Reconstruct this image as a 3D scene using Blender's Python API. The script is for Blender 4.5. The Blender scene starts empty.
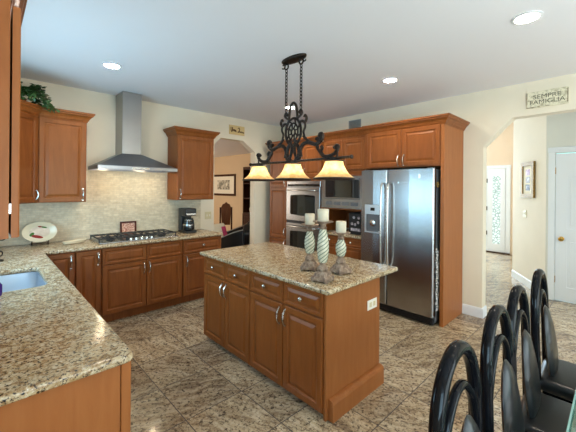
import bpy, bmesh, math, random
from mathutils import Vector, Matrix
R = math.radians
rnd = random.Random(7)
C = bpy.context.scene.collection
SC = bpy.context.scene

# ---------------------------------------------------------------- camera
cam = bpy.data.cameras.new('camera'); camo = bpy.data.objects.new('camera', cam); C.objects.link(camo)
cam.sensor_width = 36.0; cam.lens = 317.8 / 576 * 36; cam.shift_y = -(216 - 188.3) / 576; cam.clip_start = 0.05
camo.matrix_world = (Matrix.Translation((0, 0, 1.52)) @ Matrix.Rotation(R(46.33 - 90), 4, 'Z')
                     @ Matrix.Rotation(R(90), 4, 'X') @ Matrix.Rotation(R(0.5), 4, 'Z'))
SC.camera = camo

# ---------------------------------------------------------------- world (daylight outside the windows)
w = bpy.data.worlds.new('world'); SC.world = w; w.use_nodes = True
nt = w.node_tree; nt.nodes.clear()
wo = nt.nodes.new('ShaderNodeOutputWorld'); bg = nt.nodes.new('ShaderNodeBackground')
tc = nt.nodes.new('ShaderNodeTexCoord'); sx = nt.nodes.new('ShaderNodeSeparateXYZ'); cr = nt.nodes.new('ShaderNodeValToRGB')
mr = nt.nodes.new('ShaderNodeMapRange'); mr.inputs[1].default_value = -1; mr.inputs[2].default_value = 1
nt.links.new(tc.outputs['Generated'], sx.inputs[0]); nt.links.new(sx.outputs[2], mr.inputs[0]); nt.links.new(mr.outputs[0], cr.inputs[0])
e = cr.color_ramp.elements
e[0].position = 0.0; e[0].color = (0.10, 0.16, 0.10, 1); e[1].position = 1.0; e[1].color = (0.45, 0.68, 1.0, 1)
for p, c in ((0.47, (0.16, 0.30, 0.24, 1)), (0.56, (0.42, 0.80, 0.82, 1)), (0.68, (0.62, 0.84, 1.0, 1))):
    q = e.new(p); q.color = c
nt.links.new(cr.outputs[0], bg.inputs[0]); bg.inputs[1].default_value = 2.2
nt.links.new(bg.outputs[0], wo.inputs[0])

# ---------------------------------------------------------------- light and exposure
def area(name, loc, look, sx_, sy_, watts, col, spread=180):
    l = bpy.data.lights.new(name, 'AREA'); l.shape = 'RECTANGLE'; l.size = sx_; l.size_y = sy_
    l.energy = watts; l.color = col; l.spread = R(spread)
    o = bpy.data.objects.new(name, l); C.objects.link(o); o.location = loc
    o.rotation_euler = Vector(look).to_track_quat('-Z', 'Y').to_euler(); return o
def spot(name, loc, watts, col, ang=120, rad=0.06):
    l = bpy.data.lights.new(name, 'SPOT'); l.energy = watts; l.color = col; l.spot_size = R(ang); l.spot_blend = 0.6
    l.shadow_soft_size = rad
    o = bpy.data.objects.new(name, l); C.objects.link(o); o.location = loc; return o
def point(name, loc, watts, col, rad=0.03):
    l = bpy.data.lights.new(name, 'POINT'); l.energy = watts; l.color = col; l.shadow_soft_size = rad
    o = bpy.data.objects.new(name, l); C.objects.link(o); o.location = loc; return o
area('daylight_sink_window', (-0.30, 3.02, 1.52), (1, -0.1, 0.35), 1.5, 0.95, 32, (0.42, 0.74, 1.0))
area('daylight_patio_doors', (2.0, -3.05, 1.2), (0, 1, 0.55), 3.4, 2.1, 120, (0.90, 0.95, 1.0))
area('daylight_side_window', (-0.30, -1.2, 1.45), (1, 0.2, 0.5), 1.8, 1.3, 75, (0.55, 0.80, 1.0))
area('daylight_front_door', (8.93, 3.2, 1.5), (-1, 0, 0), 1.6, 2.6, 120, (0.54, 0.79, 1.0))
area('foyer_ceiling_fill', (7.4, 3.6, 3.35), (0, 0, -1), 1.8, 1.2, 40, (0.95, 0.96, 1.0))  # added fill under the foyer ceiling
area('hall_fill', (5.0, -1.45, 1.5), (0, 1, 0), 1.1, 2.0, 9, (0.85, 0.93, 1.0))  # added fill panel for the hall; its end wall has no window
area('daylight_living_room', (1.0, 8.2, 1.5), (1, -0.2, 0), 2.4, 1.8, 75, (1.0, 0.9, 0.78))
CANS = [(0.889, 3.426), (3.164, 1.731), (2.671, 0.45), (3.21, 3.336)]
vs = SC.view_settings
vs.view_transform = 'Standard'; vs.look = 'None'; vs.exposure = 0.28; vs.gamma = 1.0; vs.use_curve_mapping = False
cy = SC.cycles
cy.use_denoising = True; cy.max_bounces = 8; cy.diffuse_bounces = 5; cy.glossy_bounces = 4; cy.transmission_bounces = 6
cy.transparent_max_bounces = 8; cy.sample_clamp_indirect = 4.0; cy.caustics_reflective = False; cy.caustics_refractive = False

# ---------------------------------------------------------------- materials
def srgb(r, g, b):
    f = lambda c: (c / 255 / 12.92) if c / 255 <= 0.04045 else ((c / 255 + 0.055) / 1.055) ** 2.4
    return (f(r), f(g), f(b), 1.0)
class NM:
    def __init__(s, name):
        s.m = bpy.data.materials.new(name); s.m.use_nodes = True; s.t = s.m.node_tree
        s.b = s.t.nodes['Principled BSDF']
    def n(s, kind, **kw):
        x = s.t.nodes.new('ShaderNode' + kind)
        for k, v in kw.items(): setattr(x, k, v)
        return x
    def l(s, a, b): s.t.links.new(a, b)
    def coord(s, scale=(1, 1, 1), space='Object', rot=(0, 0, 0)):
        tcn = s.n('TexCoord'); mp = s.n('Mapping'); mp.inputs['Scale'].default_value = scale; mp.inputs['Rotation'].default_value = rot
        s.l(tcn.outputs[space], mp.inputs[0]); return mp.outputs[0]
    def noise(s, vec, scale, detail=4, rough=0.55, dist=0.0):
        x = s.n('TexNoise'); x.inputs['Scale'].default_value = scale; x.inputs['Detail'].default_value = detail
        x.inputs['Roughness'].default_value = rough; x.inputs['Distortion'].default_value = dist
        if vec is not None: s.l(vec, x.inputs['Vector'])
        return x.outputs['Fac']
    def ramp(s, fac, stops, interp='LINEAR'):
        x = s.n('ValToRGB'); x.color_ramp.interpolation = interp; el = x.color_ramp.elements
        while len(el) < len(stops): el.new(0.5)
        for q, (p, c) in zip(el, stops): q.position = p; q.color = c
        s.l(fac, x.inputs[0]); return x.outputs[0]
    def mix(s, fac, a, b, mode='MIX'):
        x = s.n('MixRGB', blend_type=mode)
        for i, v in ((0, fac), (1, a), (2, b)):
            if hasattr(v, 'is_linked') or hasattr(v, 'links'): s.l(v, x.inputs[i])
            else: x.inputs[i].default_value = v
        return x.outputs[0]
    def bump(s, h, strength=0.2, dist=0.01):
        x = s.n('Bump'); x.inputs['Strength'].default_value = strength; x.inputs['Distance'].default_value = dist
        s.l(h, x.inputs['Height']); s.l(x.outputs[0], s.b.inputs['Normal'])
    def set(s, **kw):
        for k, v in kw.items():
            i = s.b.inputs[k.replace('_', ' ')]
            if hasattr(v, 'links'): s.l(v, i)
            else: i.default_value = v
        return s.m
def paint(name, col, rough=0.6, var=0.05):
    q = NM(name); f = q.noise(q.coord(), 2.5, 3)
    d = tuple(c * (1 - var) for c in col[:3]) + (1,)
    q.set(Base_Color=q.ramp(f, [(0.3, d), (0.7, col)]), Roughness=rough)
    f2 = q.noise(q.coord(), 220, 2); q.bump(f2, 0.03, 0.002); return q.m
def wood(name, a, b, c, rough=0.38, scale=(14, 14, 1.6), coat=0.03):
    q = NM(name); v = q.coord(scale); f = q.noise(v, 1.6, 6, 0.6, 0.8)
    base = q.ramp(f, [(0.25, a), (0.5, b), (0.75, c)])
    f2 = q.noise(q.coord((1, 1, 1)), 3.0, 3)
    col = q.mix(q.ramp(f2, [(0.3, (0, 0, 0, 1)), (0.8, (0.45, 0.45, 0.45, 1))]), base, a)
    q.set(Base_Color=col, Roughness=rough, Specular_IOR_Level=0.22, Coat_Weight=coat, Coat_Roughness=0.25); return q.m
M = {}
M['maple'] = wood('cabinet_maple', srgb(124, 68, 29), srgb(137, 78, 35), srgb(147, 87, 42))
M['maple_dark'] = wood('cabinet_maple_dark', srgb(116, 62, 27), srgb(130, 73, 33), srgb(142, 83, 40))  # deeper brown copy of the cabinet maple
M['panel'] = wood('panel_maple', srgb(146, 86, 43), srgb(156, 95, 50), srgb(164, 103, 57), 0.42)
M['glaze'] = NM('dark_gap_wood').set(Base_Color=srgb(52, 28, 14), Roughness=0.6)
M['wall'] = paint('cream_wall_paint', srgb(232, 221, 198), 0.75)
M['wall_warm'] = paint('tan_wall_paint', srgb(206, 180, 144), 0.8)
M['wall_hall'] = paint('ivory_hall_paint', srgb(232, 222, 204), 0.75)
M['ceil'] = paint('white_ceiling_paint', srgb(236, 236, 238), 0.85, 0.01)
M['white'] = paint('white_trim_paint', srgb(232, 234, 236), 0.4, 0.02)
M['steel'] = None
def steel(name, col=(0.60, 0.60, 0.60, 1), rough=0.26, stretch=(2, 2, 160)):
    q = NM(name); f = q.noise(q.coord(stretch), 3, 3)
    r = q.n('MapRange'); r.inputs[3].default_value = rough - 0.01; r.inputs[4].default_value = rough + 0.015
    q.l(f, r.inputs[0])
    q.set(Base_Color=col, Metallic=1.0, Roughness=rough); return q.m
M['steel'] = steel('brushed_stainless', (0.40, 0.40, 0.40, 1), 0.27)
M['sinksteel'] = steel('sink_stainless_window_blue', (0.60, 0.68, 0.76, 1), 0.32, (40, 2, 2))  # blue of the window's reflection is put into the steel colour
M['chrome'] = NM('polished_nickel').set(Base_Color=(0.58, 0.55, 0.51, 1), Metallic=1.0, Roughness=0.24)
M['brass'] = NM('polished_brass').set(Base_Color=srgb(214, 170, 90), Metallic=1.0, Roughness=0.2)
M['black'] = NM('black_plastic').set(Base_Color=(0.012, 0.012, 0.013, 1), Roughness=0.3)
M['charcoal'] = NM('charcoal_side_panel').set(Base_Color=(0.11, 0.11, 0.115, 1), Roughness=0.45)
M['blackglass'] = NM('black_glass').set(Base_Color=(0.008, 0.010, 0.010, 1), Roughness=0.06, Coat_Weight=0.5)
M['iron'] = None
q = NM('oil_rubbed_bronze_iron'); f = q.noise(q.coord(), 60, 3)
M['iron'] = q.set(Base_Color=q.ramp(f, [(0.35, srgb(22, 17, 14)), (0.7, srgb(62, 47, 36))]), Metallic=0.6, Roughness=0.45)
M['castiron'] = NM('cast_iron_grate').set(Base_Color=(0.02, 0.02, 0.021, 1), Roughness=0.5)
M['lacquer'] = NM('gloss_black_lacquer').set(Base_Color=(0.004, 0.004, 0.005, 1), Roughness=0.05, Specular_IOR_Level=0.14)
q = NM('black_leather'); f = q.noise(q.coord(), 180, 3); q.bump(f, 0.12, 0.002)
M['leather'] = q.set(Base_Color=(0.010, 0.010, 0.011, 1), Roughness=0.28, Specular_IOR_Level=0.35)
# granite: cream, tan and dark flecks
def granite(name, scale=1.0):
    q = NM(name); v = q.coord()
    n1 = q.noise(v, 26 * scale, 5, 0.65, 0.6); n2 = q.noise(v, 70 * scale, 4, 0.7, 0.3); n3 = q.noise(v, 9 * scale, 3, 0.5, 0.5)
    base = q.ramp(n1, [(0.30, srgb(96, 70, 46)), (0.42, srgb(160, 130, 92)), (0.53, srgb(194, 176, 144)), (0.66, srgb(212, 200, 174)), (0.8, srgb(176, 138, 90))])
    base = q.mix(q.ramp(n3, [(0.35, (0, 0, 0, 1)), (0.7, (0.45, 0.45, 0.45, 1))]), base, srgb(178, 148, 104))
    vo = q.n('TexVoronoi'); vo.inputs['Scale'].default_value = 62 * scale; q.l(v, vo.inputs['Vector'])
    sp = q.ramp(vo.outputs['Color'], [(0.0, (1, 1, 1, 1)), (0.30, (0, 0, 0, 1))], 'CONSTANT')
    dark = q.ramp(n2, [(0.40, (1, 1, 1, 1)), (0.47, (0, 0, 0, 1))])
    dk = q.mix(1.0, dark, sp, 'MULTIPLY')
    base = q.mix(dark, base, srgb(58, 46, 38))
    base = q.mix(q.ramp(n2, [(0.60, (0, 0, 0, 1)), (0.66, (0.8, 0.8, 0.8, 1))]), base, srgb(218, 211, 194))
    base = q.mix(dk, base, srgb(30, 26, 24))
    return q.set(Base_Color=base, Roughness=0.2, Coat_Weight=0.1, Coat_Roughness=0.1)
M['granite'] = granite('speckled_cream_granite', 1.2)
# floor: large polished granite tiles, each with its own vein direction and tone
def floor_mat():
    q = NM('polished_granite_tile'); T = 0.44
    tcn = q.n('TexCoord'); mp = q.n('Mapping'); mp.inputs['Location'].default_value = (-0.08 / T, -0.19 / T, 0)
    mp.inputs['Scale'].default_value = (1 / T, 1 / T, 1 / T)
    q.l(tcn.outputs['Object'], mp.inputs[0])
    fl = q.n('VectorMath', operation='FLOOR'); q.l(mp.outputs[0], fl.inputs[0])
    wn = q.n('TexWhiteNoise', noise_dimensions='2D'); q.l(fl.outputs[0], wn.inputs['Vector'])
    fr = q.n('VectorMath', operation='FRACTION'); q.l(mp.outputs[0], fr.inputs[0])
    # per tile rotation
    vr = q.n('VectorRotate', rotation_type='Z_AXIS'); q.l(tcn.outputs['Object'], vr.inputs['Vector'])
    mu = q.n('Math', operation='MULTIPLY'); mu.inputs[1].default_value = 1.6; q.l(wn.outputs['Value'], mu.inputs[0]); q.l(mu.outputs[0], vr.inputs['Angle'])
    off = q.n('VectorMath', operation='MULTIPLY_ADD'); q.l(wn.outputs['Color'], off.inputs[0]); off.inputs[1].default_value = (9, 9, 9)
    q.l(vr.outputs[0], off.inputs[2])
    st = q.n('Mapping'); st.inputs['Scale'].default_value = (1.0, 3.2, 1.0); q.l(off.outputs[0], st.inputs[0])
    n1 = q.noise(st.outputs[0], 5, 6, 0.68, 0.8); n2 = q.noise(off.outputs[0], 48, 5, 0.72, 0.4); n3 = q.noise(st.outputs[0], 18, 5, 0.7, 0.5)
    base = q.ramp(n1, [(0.28, srgb(104, 90, 78)), (0.40, srgb(168, 146, 118)), (0.52, srgb(206, 188, 158)), (0.64, srgb(224, 210, 184)), (0.8, srgb(176, 144, 106))])
    base = q.mix(q.ramp(n3, [(0.50, (0, 0, 0, 1)), (0.66, (0.75, 0.75, 0.75, 1))]), base, srgb(126, 114, 102))
    base = q.mix(q.ramp(n2, [(0.40, (0.85, 0.85, 0.85, 1)), (0.47, (0, 0, 0, 1))]), base, srgb(70, 58, 50))
    base = q.mix(q.ramp(n2, [(0.56, (0, 0, 0, 1)), (0.66, (0.8, 0.8, 0.8, 1))]), base, srgb(222, 212, 192))
    tone = q.ramp(wn.outputs['Value'], [(0, (0.60, 0.56, 0.53, 1)), (1, (0.96, 0.92, 0.86, 1))])
    base = q.mix(1.0, base, tone, 'MULTIPLY')
    # grout
    sp = q.n('SeparateXYZ'); q.l(fr.outputs[0], sp.inputs[0])
    def edge(o):
        a = q.n('Math', operation='SUBTRACT'); a.inputs[1].default_value = 0.5; q.l(o, a.inputs[0])
        b = q.n('Math', operation='ABSOLUTE'); q.l(a.outputs[0], b.inputs[0])
        c = q.n('Math', operation='GREATER_THAN'); c.inputs[1].default_value = 0.5 - 0.0075; q.l(b.outputs[0], c.inputs[0]); return c.outputs[0]
    mx = q.n('Math', operation='MAXIMUM'); q.l(edge(sp.outputs[0]), mx.inputs[0]); q.l(edge(sp.outputs[1]), mx.inputs[1])
    base = q.mix(mx.outputs[0], base, srgb(74, 62, 52))
    ro = q.n('MapRange'); ro.inputs[3].default_value = 0.11; ro.inputs[4].default_value = 0.7; q.l(mx.outputs[0], ro.inputs[0])
    return q.set(Base_Color=base, Roughness=ro.outputs[0], Specular_IOR_Level=0.55)
M['floor'] = floor_mat()
def splash_mat():
    q = NM('tumbled_travertine_mosaic'); v = q.coord(rot=(R(90), 0, 0))
    br = q.n('TexBrick', offset=0.5); q.l(v, br.inputs['Vector'])
    br.inputs['Scale'].default_value = 1.0; br.inputs['Brick Width'].default_value = 0.075; br.inputs['Row Height'].default_value = 0.026
    br.inputs['Mortar Size'].default_value = 0.0018; br.inputs['Mortar Smooth'].default_value = 0.3
    br.inputs['Color1'].default_value = srgb(222, 209, 182); br.inputs['Color2'].default_value = srgb(206, 190, 160); br.inputs['Mortar'].default_value = srgb(196, 188, 170)
    f = q.noise(v, 30, 4); col = q.mix(q.ramp(f, [(0.4, (0, 0, 0, 1)), (0.75, (0.5, 0.5, 0.5, 1))]), br.outputs['Color'], srgb(172, 156, 128))
    q.bump(br.outputs['Fac'], -0.25, 0.002)
    return q.set(Base_Color=col, Roughness=0.5)
M['splash'] = splash_mat()
M['glass'] = None
def glass(name, tint=(0.9, 0.96, 0.94, 1), gl=0.12):
    q = NM(name); t = q.t; out = t.nodes['Material Output']
    tr = q.n('BsdfTransparent'); tr.inputs[0].default_value = tint
    g = q.n('BsdfGlossy'); g.inputs['Roughness'].default_value = 0.02
    mx = q.n('MixShader'); mx.inputs[0].default_value = gl
    q.l(tr.outputs[0], mx.inputs[1]); q.l(g.outputs[0], mx.inputs[2]); q.l(mx.outputs[0], out.inputs[0]); return q.m
M['glass'] = glass('clear_window_glass', (0.96, 0.98, 0.98, 1), 0.06)
M['tableglass'] = glass('greenish_table_glass', (0.62, 0.80, 0.76, 1), 0.25)
M['edgeglass'] = NM('table_glass_edge').set(Base_Color=srgb(150, 190, 180), Roughness=0.15, Transmission_Weight=0.3)
q = NM('leaded_glass_glow'); vo = q.n('TexVoronoi', feature='DISTANCE_TO_EDGE'); vo.inputs['Scale'].default_value = 16; q.l(q.coord(), vo.inputs['Vector'])
lead = q.ramp(vo.outputs['Distance'], [(0.02, srgb(128, 156, 146)), (0.16, srgb(226, 242, 236))])
M['leaded'] = q.set(Base_Color=(0.1, 0.12, 0.12, 1), Roughness=0.2, Emission_Color=lead, Emission_Strength=1.0)  # daylight behind the pane is put in as emission
q = NM('amber_lamp_glass'); t = q.t; out = t.nodes['Material Output']
wv = q.n('TexWave', wave_type='BANDS'); 
tl = q.n('BsdfTranslucent'); df = q.n('BsdfDiffuse'); mx = q.n('MixShader'); em = q.n('Emission'); ad = q.n('AddShader')
nz = q.noise(q.coord(), 25, 4)
ac = q.ramp(nz, [(0.3, srgb(228, 180, 118)), (0.7, srgb(248, 216, 166))])
for nn in (tl, df): q.l(ac, nn.inputs[0])
q.l(ac, em.inputs[0]); em.inputs[1].default_value = 0.06
mx.inputs[0].default_value = 0.25; q.l(tl.outputs[0], mx.inputs[1]); q.l(df.outputs[0], mx.inputs[2])
q.l(mx.outputs[0], ad.inputs[0]); q.l(em.outputs[0], ad.inputs[1]); q.l(ad.outputs[0], out.inputs[0]); t.nodes.remove(wv)
M['amber'] = q.m
M['bulb'] = NM('lit_bulb').set(Base_Color=(1, 0.9, 0.7, 1), Emission_Color=(1, 0.86, 0.6, 1), Emission_Strength=44.0)
M['lens'] = NM('lit_downlight_lens').set(Base_Color=(1, 1, 1, 1), Emission_Color=(1, 0.86, 0.68, 1), Emission_Strength=230.0)
M['hoodlens'] = NM('lit_hood_lens').set(Base_Color=(1, 1, 1, 1), Emission_Color=(1, 0.80, 0.52, 1), Emission_Strength=190.0)
M['wax'] = NM('ivory_wax').set(Base_Color=srgb(204, 191, 166), Roughness=0.5, Subsurface_Weight=0.2, Subsurface_Radius=(0.02, 0.014, 0.008))
q = NM('weathered_resin'); f = q.noise(q.coord(), 40, 4)
M['resin'] = q.set(Base_Color=q.ramp(f, [(0.35, srgb(92, 72, 58)), (0.55, srgb(138, 114, 94)), (0.75, srgb(170, 152, 132))]), Roughness=0.65)
q = NM('pale_green_mercury_glass'); f = q.noise(q.coord(), 45, 3)
M['celadon'] = q.set(Base_Color=q.ramp(f, [(0.35, srgb(188, 184, 158)), (0.7, srgb(214, 207, 184))]), Roughness=0.28)
M['twist'] = NM('dark_twist_band').set(Base_Color=srgb(112, 122, 104), Roughness=0.5)
q = NM('ivy_leaf'); f = q.noise(q.coord(), 18, 2)
M['leaf'] = q.set(Base_Color=q.ramp(f, [(0.3, srgb(26, 52, 24)), (0.7, srgb(64, 104, 52))]), Roughness=0.45)
M['stem'] = NM('vine_stem').set(Base_Color=srgb(70, 62, 36), Roughness=0.7)
M['terracotta'] = NM('basket_brown').set(Base_Color=srgb(96, 66, 38), Roughness=0.8)
M['porcelain'] = NM('cream_porcelain').set(Base_Color=srgb(216, 202, 172), Roughness=0.2, Coat_Weight=0.2)
M['redpaint'] = NM('red_pepper_paint').set(Base_Color=srgb(150, 36, 28), Roughness=0.25)
M['greenpaint'] = NM('green_leaf_paint').set(Base_Color=srgb(70, 104, 40), Roughness=0.25)
M['goldpaint'] = NM('ochre_paint').set(Base_Color=srgb(192, 160, 110), Roughness=0.3)
M['cherry'] = wood('cherry_frame', srgb(58, 20, 14), srgb(78, 28, 18), srgb(92, 36, 22))
M['walnut'] = wood('dark_walnut', srgb(44, 22, 12), srgb(66, 36, 20), srgb(84, 48, 26))
q = NM('pink_print'); f = q.noise(q.coord(), 60, 5)
M['pinkprint'] = q.set(Base_Color=q.ramp(f, [(0.38, srgb(168, 92, 72)), (0.6, srgb(222, 184, 160))]), Roughness=0.5)
M['paper'] = NM('mat_board').set(Base_Color=srgb(232, 224, 202), Roughness=0.7)
q = NM('gilded_frame'); f = q.noise(q.coord(), 90, 3)
M['gilt'] = q.set(Base_Color=q.ramp(f, [(0.4, srgb(92, 66, 26)), (0.65, srgb(176, 138, 66))]), Metallic=0.4, Roughness=0.42)
def photo(name, a, b, c, s=30):
    q = NM(name); f = q.noise(q.coord(), s, 4)
    return q.set(Base_Color=q.ramp(f, [(0.36, a), (0.52, b), (0.66, c)]), Roughness=0.4)
M['violet'] = photo('violet_print', srgb(140, 90, 130), srgb(190, 150, 180), srgb(226, 206, 220))
M['greyprint'] = photo('grey_print', srgb(120, 112, 120), srgb(178, 168, 172), srgb(220, 212, 210))
M['darkprint'] = photo('dark_print', srgb(30, 28, 36), srgb(84, 76, 84), srgb(170, 160, 166))
M['bridge'] = photo('village_print', srgb(70, 70, 60), srgb(176, 170, 150), srgb(228, 222, 204), 9)
q = NM('distressed_sign_paint'); f = q.noise(q.coord(), 35, 4)
M['sign'] = q.set(Base_Color=q.ramp(f, [(0.34, srgb(178, 168, 138)), (0.55, srgb(228, 220, 192))]), Roughness=0.7)
M['signtan'] = NM('tan_plaque_paint').set(Base_Color=srgb(214, 186, 130), Roughness=0.7)
M['ink'] = NM('grey_green_ink').set(Base_Color=srgb(92, 90, 72), Roughness=0.7)
M['brownink'] = NM('brown_ink').set(Base_Color=srgb(84, 54, 18), Roughness=0.7)
M['almond'] = NM('almond_plate').set(Base_Color=srgb(212, 200, 160), Roughness=0.4)
M['whiteplate'] = NM('white_plate').set(Base_Color=srgb(238, 232, 218), Roughness=0.35)
M['purple'] = NM('purple_soap').set(Base_Color=srgb(64, 34, 120), Roughness=0.2)
M['magenta'] = NM('magenta_print').set(Base_Color=srgb(206, 70, 120), Roughness=0.5)
q = NM('black_white_lace'); f = q.noise(q.coord(), 70, 2)
M['lace'] = q.set(Base_Color=q.ramp(f, [(0.47, srgb(24, 24, 26)), (0.53, srgb(226, 224, 220))]), Roughness=0.8)
M['grill'] = NM('vent_grey_slats').set(Base_Color=srgb(150, 152, 150), Roughness=0.5)
M['carpet'] = paint('brown_carpet', srgb(138, 106, 74), 0.95)

# ---------------------------------------------------------------- geometry helpers
def obj(name, bm, mat, parent=None, smooth=False, loc=None):
    bmesh.ops.recalc_face_normals(bm, faces=bm.faces)
    me = bpy.data.meshes.new(name); bm.to_mesh(me); bm.free()
    if smooth:
        for p in me.polygons: p.use_smooth = True
        try: me.set_sharp_from_angle(angle=R(40))
        except Exception: pass
    me.materials.append(mat)
    o = bpy.data.objects.new(name, me); C.objects.link(o)
    if parent: o.parent = parent
    if loc: o.location = loc
    return o
def thing(name, label, cat, loc=(0, 0, 0), rz=0, group=None):
    o = bpy.data.objects.new(name, None); C.objects.link(o); o.empty_display_size = 0.1
    o.location = loc; o.rotation_euler = (0, 0, R(rz)); return tag(o, label, cat, group)
def tag(o, label, cat, group=None):
    o['label'] = label; o['category'] = cat
    if group: o['group'] = group
    return o
def struct(name, bm, mat, parent=None, smooth=False):
    o = obj(name, bm, mat, parent, smooth)
    if not parent: o['kind'] = 'structure'
    return o
def copy_tree(o, parent=None):
    c = o.copy(); C.objects.link(c)
    if parent: c.parent = parent
    for ch in [x for x in bpy.data.objects if x.parent == o]: copy_tree(ch, c)
    return c
NB = bmesh.new
def box(bm, x0, x1, y0, y1, z0, z1, bev=0.0, seg=1):
    b = bmesh.new()
    r = bmesh.ops.create_cube(b, size=1.0)
    for v in b.verts:
        v.co = Vector(((x0 + x1) / 2 + v.co.x * (x1 - x0), (y0 + y1) / 2 + v.co.y * (y1 - y0), (z0 + z1) / 2 + v.co.z * (z1 - z0)))
    if bev > 0: bmesh.ops.bevel(b, geom=list(b.edges), offset=bev, segments=seg, affect='EDGES', profile=0.5)
    merge(bm, b); return bm
def merge(bm, b, mat=None):
    if mat is not None: b.transform(mat)
    me = bpy.data.meshes.new('tmp'); b.to_mesh(me); b.free(); bm.from_mesh(me); bpy.data.meshes.remove(me)
def loft(bm, rings, closed=True, cap=True):
    vr = [[bm.verts.new(p) for p in r] for r in rings]
    n = len(vr[0])
    for a, b in zip(vr, vr[1:]):
        for i in range(n if closed else n - 1):
            j = (i + 1) % n
            bm.faces.new((a[i], a[j], b[j], b[i]))
    if cap and closed:
        bm.faces.new(vr[0][::-1]); bm.faces.new(vr[-1])
    return vr
def lathe(bm, prof, n=24, at=(0, 0, 0), axis='Z', cap=True):
    rings = []
    for r, z in prof:
        r = max(r, 0.0004)
        ring = []
        for k in range(n):
            a = 2 * math.pi * k / n; p = (r * math.cos(a), r * math.sin(a), z)
            if axis == 'Y': p = (p[0], p[2], p[1])
            if axis == 'X': p = (p[2], p[0], p[1])
            ring.append((p[0] + at[0], p[1] + at[1], p[2] + at[2]))
        rings.append(ring)
    loft(bm, rings, True, cap); return bm
def tube(bm, pts, r, n=8, closed=False, rr=None):
    P = [Vector(p) for p in pts]; m = len(P); rings = []; prev = None
    for i in range(m):
        a = P[(i - 1) % m] if (closed or i > 0) else P[0]; b = P[(i + 1) % m] if (closed or i < m - 1) else P[-1]
        t = (b - a); t = t.normalized() if t.length > 1e-9 else Vector((0, 0, 1))
        if prev is None:
            u = t.cross(Vector((0, 0, 1)))
            if u.length < 1e-3: u = t.cross(Vector((1, 0, 0)))
        else: u = prev - t * prev.dot(t)
        u.normalize(); prev = u; v = t.cross(u)
        q = rr[i] if rr else r
        rings.append([P[i] + (u * math.cos(2 * math.pi * k / n) + v * math.sin(2 * math.pi * k / n)) * q for k in range(n)])
    if closed:
        vr = [[bm.verts.new(p) for p in g] for g in rings]
        for i in range(m):
            a, b = vr[i], vr[(i + 1) % m]
            for k in range(n): bm.faces.new((a[k], a[(k + 1) % n], b[(k + 1) % n], b[k]))
    else: loft(bm, rings)
    return bm
def spline(pts, n=8):
    P = [Vector(p) for p in pts]; out = []
    for i in range(len(P) - 1):
        p0 = P[max(i - 1, 0)]; p1 = P[i]; p2 = P[i + 1]; p3 = P[min(i + 2, len(P) - 1)]
        for k in range(n):
            t = k / n
            out.append(0.5 * ((2 * p1) + (-p0 + p2) * t + (2 * p0 - 5 * p1 + 4 * p2 - p3) * t * t + (-p0 + 3 * p1 - 3 * p2 + p3) * t ** 3))
    out.append(P[-1]); return out
def fillet(poly, rad, n=6):
    out = []
    m = len(poly)
    for i in range(m):
        r = rad[i] if isinstance(rad, (list, tuple)) else rad
        p = Vector(poly[i]); a = Vector(poly[i - 1]); b = Vector(poly[(i + 1) % m])
        if r <= 0: out.append(tuple(p)); continue
        d1 = (a - p).normalized(); d2 = (b - p).normalized()
        s = p + d1 * r; e_ = p + d2 * r
        for k in range(n + 1):
            t = k / n; out.append(tuple(s * (1 - t) ** 2 + p * 2 * t * (1 - t) + e_ * t * t))
    return out
def offset(poly, d):
    """positive d moves inward for a counter-clockwise polygon"""
    m = len(poly); out = []
    for i in range(m):
        p = Vector(poly[i]); a = Vector(poly[i - 1]); b = Vector(poly[(i + 1) % m])
        t1 = (p - a).normalized(); t2 = (b - p).normalized()
        n1 = Vector((-t1.y, t1.x)); n2 = Vector((-t2.y, t2.x)); nn = n1 + n2
        nn = nn / max(nn.length_squared, 1e-6) * 2
        out.append(tuple(p + nn * d))
    return out
def prism(bm, outer, holes=(), z0=0, z1=1, bev=0.0, seg=4, xf=None):
    """a slab cut from a polygon (counter-clockwise) with holes, its rims rounded by bev"""
    b = bmesh.new()
    def levels():
        if bev <= 0: return [(0, z0), (0, z1)]
        L = [(bev - bev * math.cos(0.5 * math.pi * k / seg - math.pi / 2 + math.pi / 2) if 0 else 0, 0)]
        L = []
        for k in range(seg + 1):
            a = math.pi / 2 * k / seg; L.append((bev * (1 - math.sin(a)), z0 + bev * (1 - math.cos(a))))
        for k in range(seg + 1):
            a = math.pi / 2 * k / seg; L.append((bev * (1 - math.cos(a)), z1 - bev * (1 - math.sin(a))))
        return L
    tops, bots = [], []
    for poly, sgn in [(outer, 1)] + [(h, -1) for h in holes]:
        rings = [[b.verts.new((x, y, z)) for x, y in (offset(poly, d * sgn) if d else poly)] for d, z in levels()]
        n = len(poly)
        for r0, r1 in zip(rings, rings[1:]):
            for i in range(n): b.faces.new((r0[i], r0[(i + 1) % n], r1[(i + 1) % n], r1[i]))
        tops.append(rings[-1]); bots.append(rings[0])
    for L in (tops, bots):
        ed = []
        for ring in L:
            for i in range(len(ring)):
                ed.append(b.edges.get((ring[i], ring[(i + 1) % len(ring)])))
        bmesh.ops.triangle_fill(b, edges=ed, use_beauty=True)
    if xf: 
        for v in b.verts: v.co = Vector(xf(*v.co))
    merge(bm, b); return bm
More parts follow.
